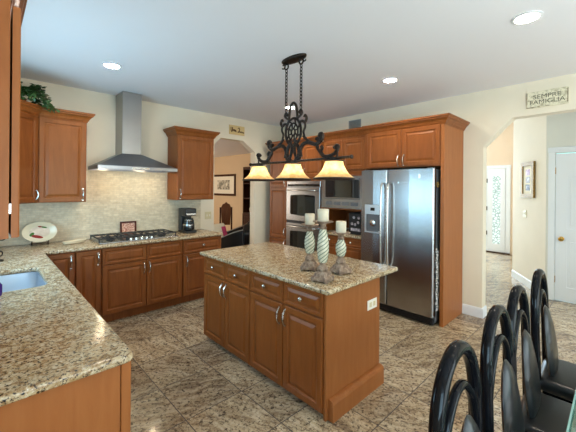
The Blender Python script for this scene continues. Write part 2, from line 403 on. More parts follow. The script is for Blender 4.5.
def sweep(bm, path, prof, closed=False):
    """profile of (out, z) run along a 2-D path; out is to the right of travel"""
    P = [Vector(p) for p in path]; m = len(P); rings = []
    for i in range(m):
        if i == 0 and not closed: t = (P[1] - P[0]).normalized(); nn = Vector((t.y, -t.x))
        elif i == m - 1 and not closed: t = (P[-1] - P[-2]).normalized(); nn = Vector((t.y, -t.x))
        else:
            t1 = (P[i] - P[i - 1]).normalized(); t2 = (P[(i + 1) % m] - P[i]).normalized()
            n1 = Vector((t1.y, -t1.x)); n2 = Vector((t2.y, -t2.x)); nn = n1 + n2; nn = nn / max(nn.length_squared, 1e-6) * 2
        rings.append([(P[i].x + nn.x * o, P[i].y + nn.y * o, z) for o, z in prof])
    loft(bm, rings, closed=True, cap=True); return bm
CROWN = [(0, 0), (0.006, 0), (0.010, 0.012), (0.018, 0.018), (0.024, 0.034), (0.040, 0.056), (0.056, 0.066), (0.060, 0.080), (0.070, 0.084), (0.070, 0.102), (0.0, 0.102)]
BASEP = [(0, 0), (0.014, 0), (0.014, 0.095), (0.010, 0.110), (0.005, 0.116), (0, 0.118)]
def raised_panel(bm, x0, x1, z0, z1, yb=0.0, t=0.02, stile=0.052, arch=0.0):
    """a raised-panel door: back at y=yb, front face towards -y"""
    L = [(0, 0), (0, t - 0.004), (0.004, t), (stile - 0.008, t), (stile - 0.004, t - 0.003), (stile, t - 0.009), (stile + 0.008, t - 0.010), (stile + 0.030, t - 0.001), (stile + 0.034, t - 0.001)]
    mw = min(x1 - x0, z1 - z0) / 2
    L = [(i, d) for i, d in L if i < mw - 0.004]
    rings = []
    for i, d in L:
        rings.append([(x0 + i, yb - d, z0 + i), (x1 - i, yb - d, z0 + i), (x1 - i, yb - d, z1 - i), (x0 + i, yb - d, z1 - i)])
    loft(bm, rings); return bm
def pull(parent, x, z, y=-0.020, ln=0.122, lab=None):
    b = NB(); p = []
    for k in range(9):
        a = k / 8; p.append((x + 0.0, y - 0.004 - 0.028 * math.sin(math.pi * a) ** 0.7, z - ln / 2 + ln * a))
    tube(b, p, 0.005, 8, rr=[0.0045 + 0.0035 * math.sin(math.pi * k / 8) for k in range(9)])
    for s in (-1, 1): lathe(b, [(0.009, 0.0), (0.008, 0.004), (0.004, 0.006)], 12, (x, y - 0.006, z + s * ln / 2), 'Y')
    o = obj('handle', b, M['chrome'], parent, True); return o
def knob(parent, x, z, y=-0.020, r=0.0165):
    b = NB(); lathe(b, [(0.007, 0), (0.005, -0.012), (r, -0.017), (r * 1.02, -0.022), (r * 0.7, -0.028), (0.001, -0.030)], 16, (x, y, z), 'Y')
    return obj('knob', b, M['chrome'], parent, True)
def door(root, x0, x1, z0, z1, hx=None, hz=None, mat=None, name='door', yb=0.0):
    b = NB(); raised_panel(b, x0, x1, z0, z1, yb); d = obj(name, b, mat or M['maple'], root)
    if hx is not None: pull(d, hx, hz, yb - 0.020)
    return d
def drawer(root, x0, x1, z0, z1, knobs=(), mat=None, yb=0.0):
    b = NB(); raised_panel(b, x0, x1, z0, z1, yb, 0.02, 0.028); d = obj('drawer', b, mat or M['maple'], root)
    for k in knobs: knob(d, k, (z0 + z1) / 2, yb - 0.020)
    return d
G = 0.005
# ---------------------------------------------------------------- setting: room shell
CEIL, W, XR = 2.70, 4.52, 4.28
b = NB(); box(b, -0.45, 4.345, -3.2, 4.55, -0.1, 0); box(b, 4.345, 9.2, -1.6, 4.6, -0.1, 0)
struct('floor', b, M['floor'])
b = NB(); box(b, -0.2, 5.4, 4.66, 9.4, -0.1, -0.002); struct('floor_living', b, M['carpet'])
b = NB(); prism(b, [(-0.45, -3.2), (4.34, -3.2), (4.34, 4.6), (-0.45, 4.6)],
    [[(x + 0.068 * math.cos(2 * math.pi * k / 24), y + 0.068 * math.sin(2 * math.pi * k / 24)) for k in range(24)] for x, y in CANS], CEIL, CEIL + 0.1)
struct('ceiling', b, M['ceil'])
# wall behind the range, with the clipped-corner opening
op = [(-0.33, 0), (-0.33, CEIL), (4.43, CEIL), (4.43, 0), (3.49, 0), (3.49, 2.16), (3.23, 2.335), (2.79, 2.34), (2.67, 2.22), (2.67, 0)]
b = NB(); prism(b, op[::-1], (), 0, 0.13, xf=lambda x, z, d: (x, W + d, z)); struct('wall_back', b, M['wall'])
op = [(-3.1, 0), (-3.1, CEIL), (W - 0.001, CEIL), (W - 0.001, 0), (1.13, 0), (1.13, 2.035), (0.845, 2.335), (-0.35, 2.345), (-0.62, 2.06), (-0.62, 0)]
b = NB(); prism(b, op[::-1], (), 0, 0.14, xf=lambda y, z, d: (XR + d, y, z)); struct('wall_right', b, M['wall'])
b = NB(); prism(b, [(-3.1, 0), (W, 0), (W, CEIL), (-3.1, CEIL)], [[(2.25, 1.02), (3.8, 1.02), (3.8, 2.05), (2.25, 2.05)], [(-2.1, 0.8), (-0.3, 0.8), (-0.3, 2.1), (-2.1, 2.1)]], 0, 0.115,
    xf=lambda y, z, d: (-0.215 - d, y, z)); struct('wall_left', b, M['wall'])
b = NB(); prism(b, [(-0.33, 0), (0.25, 0), (0.25, 2.25), (3.75, 2.25), (3.75, 0), (4.3, 0), (4.3, CEIL), (-0.33, CEIL)], (), 0, 0.12, xf=lambda x, z, d: (x, -3.1 + d, z)); struct('wall_front', b, M['wall'])
def window(name, y0, y1, z0, z1, n):
    b = NB()
    prism(b, [(y0, z0), (y1, z0), (y1, z1), (y0, z1)], [[(y0 + 0.05, z0 + 0.05), (y1 - 0.05, z0 + 0.05), (y1 - 0.05, z1 - 0.05), (y0 + 0.05, z1 - 0.05)]], 0, 0.06, xf=lambda y, z, d: (-0.235 - d, y, z))
    for k in range(1, n): box(b, -0.285, -0.245, y0 + (y1 - y0) * k / n - 0.02, y0 + (y1 - y0) * k / n + 0.02, z0 + 0.04, z1 - 0.04)
    o = struct(name, b, M['white'])
    b = NB(); box(b, -0.268, -0.262, y0 + 0.04, y1 - 0.04, z0 + 0.04, z1 - 0.04); struct('pane', b, M['glass'], o)
window('window_1', 2.252, 3.798, 1.022, 2.048, 2)
window('window_2', -2.098, -0.302, 0.802, 2.098, 2)
b = NB(); prism(b, [(0.252, 0.002), (3.748, 0.002), (3.748, 2.248), (0.252, 2.248)], [[(0.33 + k * 1.13, 0.08), (1.38 + k * 1.13, 0.08), (1.38 + k * 1.13, 2.17), (0.33 + k * 1.13, 2.17)] for k in range(3)], 0, 0.06, xf=lambda x, z, d: (x, -3.07 + d, z))
o = struct('door_3', b, M['white'])
b = NB(); box(b, 0.3, 3.7, -3.043, -3.037, 0.05, 2.2); struct('pane', b, M['glass'], o)
# tile behind the counter
b = NB(); sp = [(-0.21, 0.882), (2.432, 0.882), (2.432, 1.335), (1.892, 1.335), (1.892, 1.735), (0.84, 1.735), (0.84, 1.335), (-0.21, 1.335)]
prism(b, sp, (), 0, 0.008, xf=lambda x, z, d: (x, W - d, z)); struct('wall_backsplash', b, M['splash'])
# baseboards
b = NB(); sweep(b, [(XR, 1.342), (XR, 1.13), (XR + 0.14, 1.13)], BASEP); struct('baseboard_right', b, M['white'])
b = NB(); sweep(b, [(2.67, W), (2.67, W + 0.13)], BASEP); struct('baseboard_back', b, M['white'])
# hallway beyond the right-hand opening
HX, HC = 5.73, 3.4
b = NB(); box(b, 4.42, 9.2, -1.6, 4.6, HC, HC + 0.1); struct('ceiling_hall', b, M['ceil'])
b = NB(); box(b, 9.0, 9.12, 1.2, 4.55, 0, HC); struct('wall_far', b, paint('peach_hall_paint', srgb(232, 206, 178), 0.8))
b = NB(); dg = [(5.73, 0.73), (6.77, 1.32), (9.0, 1.32), (9.0, 1.2), (6.80, 1.2), (5.79, 0.63)]
prism(b, dg[::-1], (), 0, HC); struct('wall_diagonal', b, M['wall_hall'])
b = NB(); prism(b, [(-1.5, 0), (-0.17, 0), (-0.17, 2.045), (0.63, 2.045), (0.63, 0), (0.728, 0), (0.728, HC), (-1.5, HC)], (), 0, 0.1, xf=lambda y, z, d: (HX + d, y, z)); struct('wall_hall', b, paint('pale_hall_paint', srgb(224, 222, 212), 0.75))
b = NB(); box(b, 4.42, 9.0, 4.5, 4.6, 0, HC); struct('wall_foyer', b, M['wall_hall'])
b = NB(); box(b, 4.42, 5.73, -1.6, -1.5, 0, HC); struct('wall_hall_end', b, M['wall_hall'])
b = NB(); box(b, 4.30, 4.42, -1.6, 4.6, CEIL + 0.1, HC); struct('wall_hall_header', b, M['wall_hall'])
b = NB(); sweep(b, [(5.73, 0.705), (5.73, 0.73), (6.77, 1.32)][::-1], [(-o, z) for o, z in BASEP][::-1] if 0 else BASEP); struct('baseboard_diagonal', b, M['white'])
# white arched-panel door with casing
b = NB()
for y0, y1, z0, z1 in ((0.63, 0.705, 0, 2.045), (-0.245, -0.17, 0, 2.045), (-0.25, 0.71, 2.0455, 2.12)): box(b, HX - 0.018, HX, y0, y1, z0, z1, 0.004)
struct('trim_1', b, M['white'])
def hall_door():
    # local frame: x across (towards -y in the room), front towards -x
    b = NB(); xf = lambda x, z, d: (HX + 0.004 + 0.035 - d, 0.625 - x, z)
    Wd, Hd = 0.79, 2.03
    arch = [(0.12, 1.0)] + [(0.67, 1.0)] + [(0.67 - 0.55 * t / 10, 1.72 + 0.11 * math.sin(math.pi * t / 10)) for t in range(11)]
    low = [(0.12, 0.2), (0.67, 0.2), (0.67, 0.86), (0.12, 0.86)]
    prism(b, [(0, 0.008), (Wd, 0.008), (Wd, Hd), (0, Hd)], [arch, low], 0, 0.035, xf=xf)
    for pl in (arch, low):
        prism(b, pl, (), 0.004, 0.022, xf=xf); prism(b, offset(pl, 0.035), (), 0.02, 0.031, 0.006, 2, xf=xf)
    o = struct('door_1', b, M['white'])
    b = NB(); lathe(b, [(0.03, 0), (0.03, -0.006), (0.012, -0.012), (0.011, -0.03), (0.027, -0.042), (0.030, -0.056), (0.020, -0.068), (0.001, -0.07)], 20, (HX + 0.004, 0.56, 0.86), 'X')
    k = struct('door_knob', b, M['brass'], o, True)
    for z in (0.25, 1.75):
        b = NB(); box(b, HX - 0.004, HX + 0.004, 0.622, 0.63, z, z + 0.09); struct('hinge', b, M['brass'], o)
hall_door()
# front door leaf with leaded glass at the end of the foyer
b = NB()
for y0, y1, z0, z1 in ((1.80, 1.895, 0, 2.04), (2.285, 2.36, 0, 2.04), (1.795, 2.365, 2.0405, 2.12)): box(b, 8.975, 9.0, y0, y1, z0, z1, 0.004)
struct('trim_2', b, M['white'])
b = NB(); prism(b, [(1.90, 0.03), (2.28, 0.03), (2.28, 2.035), (1.90, 2.035)], [[(2.0, 0.22), (2.16, 0.22), (2.16, 1.86), (2.0, 1.86)]], 0, 0.03, xf=lambda y, z, d: (8.998 - d, y, z))
dd = struct('door_2', b, M['white'])
b = NB(); box(b, 8.978, 8.986, 1.995, 2.165, 0.215, 1.865); struct('leaded_pane', b, M['leaded'], dd)
for z in (0.42, 1.02, 1.70):
    b = NB(); box(b, 8.955, 8.972, 2.27, 2.29, z, z + 0.10); struct('hinge', b, M['iron'], dd)
b = NB(); box(b, 8.93, 9.0, 1.80, 2.36, 0.001, 0.028, 0.004); struct('trim_3', b, M['walnut'])
# living room beyond the back opening
b = NB(); box(b, 5.08, 5.2, 4.66, 9.4, 0, 2.5); struct('wall_living_right', b, M['wall_warm'])
b = NB(); box(b, -0.2, 5.2, 9.3, 9.4, 0, 2.5); struct('wall_living_end', b, M['wall_warm'])
b = NB(); box(b, -0.3, -0.2, 4.66, 9.4, 0, 2.5); struct('wall_living_left', b, M['wall_warm'])
b = NB(); box(b, -0.3, 5.2, 4.655, 9.4, 2.44, 2.54); struct('ceiling_living', b, M['ceil'])

# ---------------------------------------------------------------- cabinets
# local frame: x to the right seen from the front, front face at y = 0 looking towards -y, back at y = depth
def base_unit(label, loc, rz, w_, fronts, depth=0.56, mat=None, h=0.845, toe=0.1):
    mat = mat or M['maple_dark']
    t = thing('base_cabinet', label, 'cabinet', loc, rz)
    b = NB(); box(b, 0.001, w_ - 0.001, 0, depth, toe, h, 0.001); obj('carcass', b, mat, t)
    b = NB(); box(b, 0.001, w_ - 0.001, 0.06, 0.078, 0.0, toe - 0.001); obj('toe_kick', b, mat, t)
    for f in fronts:
        if f[0] == 'door': door(t, f[1], f[2], f[3], f[4], f[5], f[6], mat)
        else: drawer(t, f[1], f[2], f[3], f[4], f[5], mat)
    return t
FY = 3.915
base_unit('base cabinet with one narrow door in the corner beside the sink counter', (0.432, FY, 0), 0, 0.253, [('door', 0.006, 0.246, 0.11, 0.835, 0.215, 0.74)])
base_unit('narrow single-door base cabinet left of the cooktop', (0.687, FY, 0), 0, 0.240, [('door', 0.006, 0.234, 0.11, 0.835, 0.205, 0.74)])
base_unit('wide two-door base cabinet directly beneath the gas cooktop', (0.929, FY, 0), 0, 0.926,
    [('drawer', 0.008, 0.470, 0.66, 0.835, ()), ('drawer', 0.478, 0.918, 0.66, 0.835, ()), ('door', 0.008, 0.470, 0.11, 0.648, 0.442, 0.565), ('door', 0.478, 0.918, 0.11, 0.648, 0.506, 0.565)])
base_unit('base cabinet below the coffee maker with one knobbed drawer over a door', (1.857, FY, 0), 0, 0.575,
    [('drawer', 0.008, 0.567, 0.66, 0.835, (0.285,)), ('door', 0.008, 0.567, 0.11, 0.648, 0.05, 0.56)])
# the sink run, its front towards +x
base_unit('base cabinet under the sink at the left edge', (0.400, 2.212, 0), 90, 1.62,
    [('door', 0.25, 0.70, 0.11, 0.648, 0.672, 0.56), ('door', 0.706, 1.15, 0.11, 0.648, 0.734, 0.56), ('drawer', 0.25, 1.15, 0.66, 0.835, ()), ('door', 0.006, 0.244, 0.11, 0.835, 0.22, 0.74), ('door', 1.156, 1.60, 0.11, 0.835, 1.2, 0.74)], 0.60, h=0.66)
pt = base_unit('peninsula base cabinet with plain end panel in the left foreground', (0.400, 1.335, 0), 90, 0.872,
    [('door', 0.03, 0.43, 0.11, 0.835, 0.40, 0.74), ('door', 0.436, 0.866, 0.11, 0.835, 0.47, 0.74)], 0.60)
b = NB(); box(b, -0.018, 0.0, 0.02, 0.60, 0.0, 0.845, 0.001); obj('end_panel', b, M['panel'], pt)
b = NB(); box(b, -0.022, 0.0, -0.018, 0.018, 0.0, 0.845, 0.003); obj('corner_stile', b, M['panel'], pt)
# worktops
b = NB(); TOP, TH = 0.88, 0.033
L = fillet([(-0.212, 1.292), (0.425, 1.292), (0.425, 3.88), (2.445, 3.88), (2.445, 4.51), (-0.212, 4.51)], [0, 0.035, 0.04, 0.012, 0, 0])
SK = fillet([(-0.10, 2.57), (-0.10, 3.19), (0.305, 3.19), (0.305, 2.57)][::-1], 0.07)
prism(b, L, [SK], TOP - TH, TOP, 0.011)
tag(obj('granite_countertop', b, M['granite'], None, True), 'speckled granite L-shaped countertop running from the peninsula to the cooktop wall', 'countertop')
b = NB(); IS = fillet([(1.555, 1.258), (2.47, 1.258), (2.47, 2.905), (1.555, 2.905)], 0.022)
prism(b, IS, (), TOP - TH, TOP, 0.011)
tag(obj('granite_countertop', b, M['granite'], None, True), 'speckled granite island top holding three candlesticks', 'countertop')
# sink bowl
b = NB()
so = offset(SK, -0.012); si = offset(SK, 0.004)
rings = [[(x, y, TOP - TH - 0.001) for x, y in offset(SK, -0.02)], [(x, y, TOP - TH - 0.001) for x, y in offset(SK, -0.003)], [(x, y, TOP - 0.15) for x, y in offset(SK, 0.006)],
         [(x, y, TOP - 0.185) for x, y in offset(SK, 0.018)], [(x, y, TOP - 0.195) for x, y in offset(SK, 0.05)]]
outr = [[(x, y, z - 0.003) for x, y, z in r] for r in rings]
rings2 = [[(x, y, TOP - 0.2) for x, y in offset(SK, 0.048)], [(x, y, TOP - 0.188) for x, y in offset(SK, 0.014)], [(x, y, TOP - 0.15) for x, y in offset(SK, 0.002)], [(x, y, TOP - TH - 0.004) for x, y in offset(SK, -0.007)], [(x, y, TOP - TH - 0.004) for x, y in offset(SK, -0.02)]]
loft(b, rings2 + rings, True, True)
st = thing('sink', 'undermount stainless sink bowl set into the left counter', 'sink', (0, 0, 0))
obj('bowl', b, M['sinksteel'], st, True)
b = NB(); lathe(b, [(0.04, 0), (0.042, 0.004), (0.03, 0.004), (0.026, 0.001), (0.001, 0.001)], 20, (0.10, 2.88, TOP - 0.195)); obj('drain', b, M['chrome'], st, True)

# upper cabinets
ZU0, ZU1 = 1.345, 2.255
def upper(label, loc, rz, w_, fronts, depth=0.31, z0=ZU0, z1=ZU1, crown=None, mat=None, name='wall_cabinet'):
    mat = mat or M['maple']
    t = thing(name, label, 'cabinet', loc, rz)
    b = NB(); box(b, 0.0005, w_ - 0.0005, 0, depth, z0, z1, 0.001); obj('carcass', b, mat, t)
    for f in fronts: door(t, f[1], f[2], f[3], f[4], f[5], f[6], mat)
    if crown:
        b = NB(); sweep(b, crown, [(o, z + z1 - 0.012) for o, z in CROWN]); obj('crown_molding', b, mat, t)
    return t
UY = 4.20
upper('wall cabinet with single door left of the range hood', (0.40, UY, 0), 0, 0.436, [('door', 0.006, 0.43, 1.352, 2.24, 0.40, 1.43)],
      crown=[(0, 0), (0.436, 0), (0.436, 0.31)], depth=0.308)
upper('wall cabinet with single door right of the range hood', (1.902, UY, 0), 0, 0.565, [('door', 0.006, 0.558, 1.352, 2.24, 0.04, 1.43)],
      crown=[(0.0, 0.31), (0, 0), (0.565, 0), (0.565, 0.31)], depth=0.308)
# diagonal corner cabinet
t = thing('corner_cabinet', 'diagonal corner wall cabinet half hidden behind the foreground cabinet', 'cabinet')
b = NB(); prism(b, [(-0.21, 3.905), (0.105, 3.905), (0.398, 4.198), (0.398, 4.508), (-0.21, 4.508)], (), ZU0, ZU1); obj('carcass', b, M['maple_dark'], t)  # shade of the angled unit is put into the darker maple
b = NB(); raised_panel(b, 0.008, 0.400, 1.352, 2.24, 0.0)
for v in b.verts:
    x, y, z = v.co; s2 = math.sqrt(0.5); v.co = (0.105 + x * s2 - y * -s2 * -1 * -1 if 0 else 0.105 + x * s2 - (-y) * -s2 * 1.0, 3.905 + x * s2 + y * s2, z)
d = obj('door', b, M['maple_dark'], t)
b = NB()
tube(b, [(0.105 + 0.37 * s2 + (0.024 + 0.026 * math.sin(math.pi * k / 8)) * s2, 3.905 + 0.37 * s2 - (0.024 + 0.026 * math.sin(math.pi * k / 8)) * s2, 1.38 + 0.1 * k / 8) for k in range(9)], 0.006)
obj('handle', b, M['chrome'], d, True)
b = NB(); sweep(b, [(-0.21, 3.905), (0.105, 3.905), (0.398, 4.198)], [(o, z + ZU1 - 0.012) for o, z in CROWN]); obj('crown_molding', b, M['maple'], t)
# near cabinet on the left wall, its end towards the camera
t = thing('wall_cabinet', 'tall wall cabinet cut off by the left edge, seen from its side, door edge showing', 'cabinet', (0.060, 1.437, 0), 90)
b = NB(); box(b, 0, 0.76, 0, 0.278, 1.34, 2.26, 0.001); obj('carcass', b, M['panel'], t)
b = NB(); raised_panel(b, 0.001, 0.758, 1.342, 2.135, -0.006, 0.022); d = obj('door', b, M['panel'], t); pull(d, 0.72, 1.43, -0.028)
for z in (1.425, 2.2):
    b = NB(); box(b, 0.001, 0.02, -0.006, 0.0, z, z + 0.034); obj('hinge', b, M['chrome'], t)
b = NB(); sweep(b, [(0, 0.278), (0, 0), (0.76, 0)], [(o * 0.8, z + 2.160) for o, z in CROWN][:]); 
obj('crown_molding', b, M['maple'], t)

# ---------------------------------------------------------------- fridge-wall tall run (front looks towards -x)
def shell(bm, w_, depth, z0, z1, shelves, th=0.018):
    box(bm, 0.0005, th, 0, depth, z0, z1); box(bm, w_ - th, w_ - 0.0005, 0, depth, z0, z1)
    box(bm, th, w_ - th, depth - 0.01, depth, z0, z1)
    for a, c in shelves: box(bm, th, w_ - th, 0, depth - 0.01, a, c)
FX = 3.665
ZC = 2.225
# pantry
t = thing('pantry_cabinet', 'narrow tall pantry cabinet left of the double oven', 'cabinet', (FX, 4.29, 0), -90)
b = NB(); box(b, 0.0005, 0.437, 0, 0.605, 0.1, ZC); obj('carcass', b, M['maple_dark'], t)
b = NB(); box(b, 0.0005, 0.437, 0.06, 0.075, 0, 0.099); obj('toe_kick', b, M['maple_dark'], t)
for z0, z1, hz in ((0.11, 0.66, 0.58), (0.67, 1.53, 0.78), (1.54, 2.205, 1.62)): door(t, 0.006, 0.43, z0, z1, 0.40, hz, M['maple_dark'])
b = NB(); sweep(b, [(0, 0.60), (0, 0), (0.437, 0)], [(o, z + ZC - 0.012) for o, z in CROWN]); obj('crown_molding', b, M['maple'], t)
# oven column
OW = 0.752
t = thing('oven_cabinet', 'tall oven cabinet with two doors above the double wall oven', 'cabinet', (FX, 3.852, 0), -90)
b = NB(); shell(b, OW, 0.605, 0.1, ZC, [(0.1, 0.44), (1.64, ZC)]); obj('carcass', b, M['maple'], t)
b = NB(); box(b, 0.0005, OW, 0.06, 0.075, 0, 0.099); obj('toe_kick', b, M['maple'], t)
door(t, 0.006, OW / 2 - 0.003, 1.70, 2.205, OW / 2 - 0.035, 1.77, M['maple']); door(t, OW / 2 + 0.003, OW - 0.006, 1.70, 2.205, OW / 2 + 0.035, 1.77, M['maple'])
drawer(t, 0.006, OW - 0.006, 0.11, 0.43, (0.22, 0.53), M['maple'])
b = NB(); sweep(b, [(0, 0), (OW, 0)], [(o, z + ZC - 0.012) for o, z in CROWN]); obj('crown_molding', b, M['maple'], t)
# double oven
t = thing('double_oven', 'stainless double wall oven with two black glass windows', 'oven', (FX, 3.852, 0), -90)
b = NB(); box(b, 0.024, OW - 0.024, 0.012, 0.55, 0.446, 1.632); obj('body', b, M['charcoal'], t)
b = NB(); box(b, 0.012, OW - 0.012, -0.022, -0.002, 1.545, 1.636, 0.003); cp = obj('control_panel', b, M['steel'], t)
b = NB(); box(b, 0.03, OW - 0.03, -0.026, -0.0225, 1.556, 1.588, 0.001); obj('display', b, M['blackglass'], cp)
for z0, z1 in ((1.0, 1.54), (0.45, 0.96)):
    b = NB(); box(b, 0.012, OW - 0.012, -0.035, 0.010, z0, z1, 0.005, 2); d = obj('oven_door', b, M['steel'], t)
    b = NB()
    wx0, wx1, wz0, wz1 = 0.11, OW - 0.11, z0 + 0.10, z1 - 0.13
    pl = [(wx0, wz0), (OW / 2, wz0 - 0.014), (wx1, wz0), (wx1, wz1), (OW / 2, wz1 + 0.014), (wx0, wz1)]
    prism(b, fillet(pl, 0.03), (), 0, 0.004, xf=lambda x, z, dd: (x, -0.0352 - dd, z)); obj('window', b, M['blackglass'], d)
    b = NB(); tube(b, [(0.06, -0.036, z1 - 0.05), (0.06, -0.075, z1 - 0.05), (0.075, -0.085, z1 - 0.05), (OW - 0.075, -0.085, z1 - 0.05), (OW - 0.06, -0.075, z1 - 0.05), (OW - 0.06, -0.036, z1 - 0.05)], 0.011, 10)
    obj('handle', b, M['chrome'], d, True)
b = NB(); box(b, 0.012, OW - 0.012, -0.018, 0.010, 0.963, 0.997); obj('vent_strip', b, M['black'], t)
# microwave column: wall cabinet on top, microwave, open counter niche, drawers
MW = 0.728; MY = 3.098
t = thing('wall_cabinet', 'two-door wall cabinet above the microwave', 'cabinet', (FX + 0.03, MY, 0), -90)
b = NB(); box(b, 0.0005, MW - 0.0005, 0, 0.575, 1.725, 2.255); obj('carcass', b, M['maple'], t)
door(t, 0.006, MW / 2 - 0.003, 1.79, 2.21, MW / 2 - 0.035, 1.86, M['maple']); door(t, MW / 2 + 0.003, MW - 0.006, 1.79, 2.21, MW / 2 + 0.035, 1.86, M['maple'])
b = NB(); sweep(b, [(0, 0), (MW, 0)], [(o, z + 2.243) for o, z in CROWN]); obj('crown_molding', b, M['maple'], t)
t = thing('microwave_shelf', 'open wooden surround holding the microwave above the small counter niche', 'shelf', (FX + 0.005, MY, 0), -90)
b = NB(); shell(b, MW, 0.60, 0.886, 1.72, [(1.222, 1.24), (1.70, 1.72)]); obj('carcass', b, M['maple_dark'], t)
t = thing('microwave', 'built-in stainless microwave with black window and vented lower trim', 'microwave', (FX + 0.005, MY, 0), -90)
b = NB(); box(b, 0.024, MW - 0.024, 0.002, 0.45, 1.243, 1.695); obj('body', b, M['charcoal'], t)
b = NB(); prism(b, [(0.002, 1.242), (MW - 0.002, 1.242), (MW - 0.002, 1.698), (0.002, 1.698)], [[(0.055, 1.375), (MW - 0.05, 1.375), (MW - 0.05, 1.665), (0.055, 1.665)]], 0, 0.018, xf=lambda x, z, d: (x, -0.001 - d, z)); tr = obj('trim_kit', b, M['steel'], t)
b = NB()
for k in range(4): box(b, 0.09 + 0.145 * k, 0.21 + 0.145 * k, -0.0205, -0.0195, 1.285, 1.335)
obj('vent_slot', b, M['charcoal'], tr)
b = NB(); box(b, 0.06, MW - 0.055, -0.028, 0.0, 1.38, 1.66, 0.005, 2); d = obj('door', b, M['steel'], t)
b = NB(); box(b, 0.085, MW - 0.145, -0.031, -0.0285, 1.395, 1.645, 0.001); obj('window', b, M['blackglass'], d)
b = NB(); box(b, MW - 0.135, MW - 0.062, -0.031, -0.0285, 1.395, 1.645, 0.001); obj('keypad', b, M['black'], d)
b = NB(); box(b, MW - 0.155, MW - 0.138, -0.050, -0.0285, 1.40, 1.64, 0.004); obj('handle', b, M['black'], d)
t = base_unit('drawer base cabinet under the microwave niche with two columns of knobbed drawers', (FX, MY - 0.001, 0), -90, MW - 0.002,
    [('drawer', 0.006 + c * 0.36, 0.356 + c * 0.364, z0, z1, (0.181 + 0.362 * c,)) for c in (0, 1) for z0, z1 in ((0.72, 0.838), (0.42, 0.712), (0.11, 0.412))], 0.60)
b = NB(); prism(b, [(FX - 0.03, MY - MW + 0.002), (FX + 0.604, MY - MW + 0.002), (FX + 0.604, MY - 0.002), (FX - 0.03, MY - 0.002)], (), 0.849, 0.882, 0.008)
tag(obj('granite_countertop', b, M['granite'], None, True), 'small granite counter in the niche below the microwave', 'countertop')
# fridge enclosure
FW = 1.022; FYL = 2.366
t = thing('fridge_cabinet', 'two-door cabinet bridging over the refrigerator with a tall side panel', 'cabinet', (FX, FYL, 0), -90)
b = NB(); box(b, 0.0005, FW - 0.0405, 0, 0.605, 1.785, 2.255); box(b, 0.0005, 0.05, -0.001, 0.0, 1.785, 2.255); obj('carcass', b, M['maple'], t)
door(t, 0.054, 0.522, 1.80, 2.245, 0.49, 1.87); door(t, 0.528, 0.976, 1.80, 2.245, 0.56, 1.87)
b = NB(); box(b, FW - 0.04, FW, -0.004, 0.605, 0.0, 2.255, 0.002); obj('side_panel', b, M['panel'], t)
b = NB(); sweep(b, [(0, 0), (FW, 0), (FW, 0.605)], [(o, z + 2.243) for o, z in CROWN]); obj('crown_molding', b, M['maple'], t)

# ---------------------------------------------------------------- refrigerator
t = thing('refrigerator', 'stainless side-by-side refrigerator with ice and water dispenser', 'refrigerator', (3.565, 2.352, 0), -90)
RW, RH = 0.935, 1.755
b = NB(); box(b, 0.004, RW - 0.004, 0.078, 0.69, 0.03, RH - 0.012, 0.004); obj('body', b, M['charcoal'], t)
SPL = 0.372
fd = None
for i, (x0, x1) in enumerate(((0.0, SPL - 0.004), (SPL + 0.004, RW))):
    b = NB()
    prof = [(x0, 0.07), (x0, 0.012), (x0 + 0.012, 0.002), (x0 + (x1 - x0) / 2, -0.006), (x1 - 0.012, 0.002), (x1, 0.012), (x1, 0.07)]
    prism(b, prof, (), 0.105, RH, 0.0)
    d = obj('fridge_door', b, M['steel'], t)
    if i == 0: fd = d
    else: rd = d
    hx = SPL - 0.045 if i == 0 else SPL + 0.045
    b = NB(); tube(b, spline([(hx, 0.0, 0.60), (hx, -0.045, 0.615), (hx, -0.062, 0.75), (hx, -0.068, 1.1), (hx, -0.062, 1.44), (hx, -0.045, 1.575), (hx, 0.0, 1.59)], 5), 0.0125, 10)
    obj('handle', b, M['chrome'], d, True)
b = NB(); prism(b, [(0.07, 0.965), (0.30, 0.965), (0.30, 1.32), (0.07, 1.32)], [[(0.09, 0.995), (0.28, 0.995), (0.28, 1.20), (0.09, 1.20)]], 0, 0.014, 0.003, 2, xf=lambda x, z, d_: (x, 0.0 - d_, z)); dp = obj('dispenser', b, steel('dispenser_silver', (0.66, 0.66, 0.66, 1), 0.35), fd)
b = NB(); box(b, 0.094, 0.276, -0.006, -0.0035, 0.999, 1.196); obj('recess', b, M['charcoal'], dp)
b = NB(); lathe(b, [(0.034, 0), (0.040, -0.02), (0.026, -0.024), (0.001, -0.024)], 16, (0.19, -0.006, 1.09), 'Y'); obj('paddle', b, M['chrome'], dp, True)
b = NB(); box(b, 0.155, 0.215, -0.0165, -0.0142, 1.245, 1.285, 0.001); obj('display', b, M['blackglass'], dp)
b = NB(); box(b, 0.10, 0.27, -0.020, -0.002, 0.985, 0.997, 0.002); obj('drip_tray', b, M['charcoal'], dp)
b = NB(); box(b, 0.76, 0.785, -0.006, 0.0, 1.645, 1.70, 0.002); obj('badge', b, M['chrome'], rd)
b = NB(); lathe(b, [(0.014, 0), (0.014, -0.004), (0.001, -0.005)], 16, (0.52, -0.004, 1.60), 'Y'); obj('round_emblem', b, M['chrome'], rd, True)
b = NB(); box(b, 0.01, RW - 0.01, 0.03, 0.075, 0.015, 0.098, 0.004)
for k in range(5): box(b, 0.03, RW - 0.03, 0.022, 0.031, 0.026 + 0.014 * k, 0.032 + 0.014 * k)
obj('base_grille', b, M['black'], t)
b = NB()
for x in (0.03, RW - 0.08): box(b, x, x + 0.05, 0.02, 0.10, RH, RH + 0.012, 0.002)
obj('hinge_cover', b, M['charcoal'], t)
b = NB()
for x in (0.05, RW - 0.05):
    for y in (0.1, 0.64): lathe(b, [(0.018, 0), (0.018, 0.032)], 12, (x, y, 0.0))
obj('foot', b, M['black'], t)
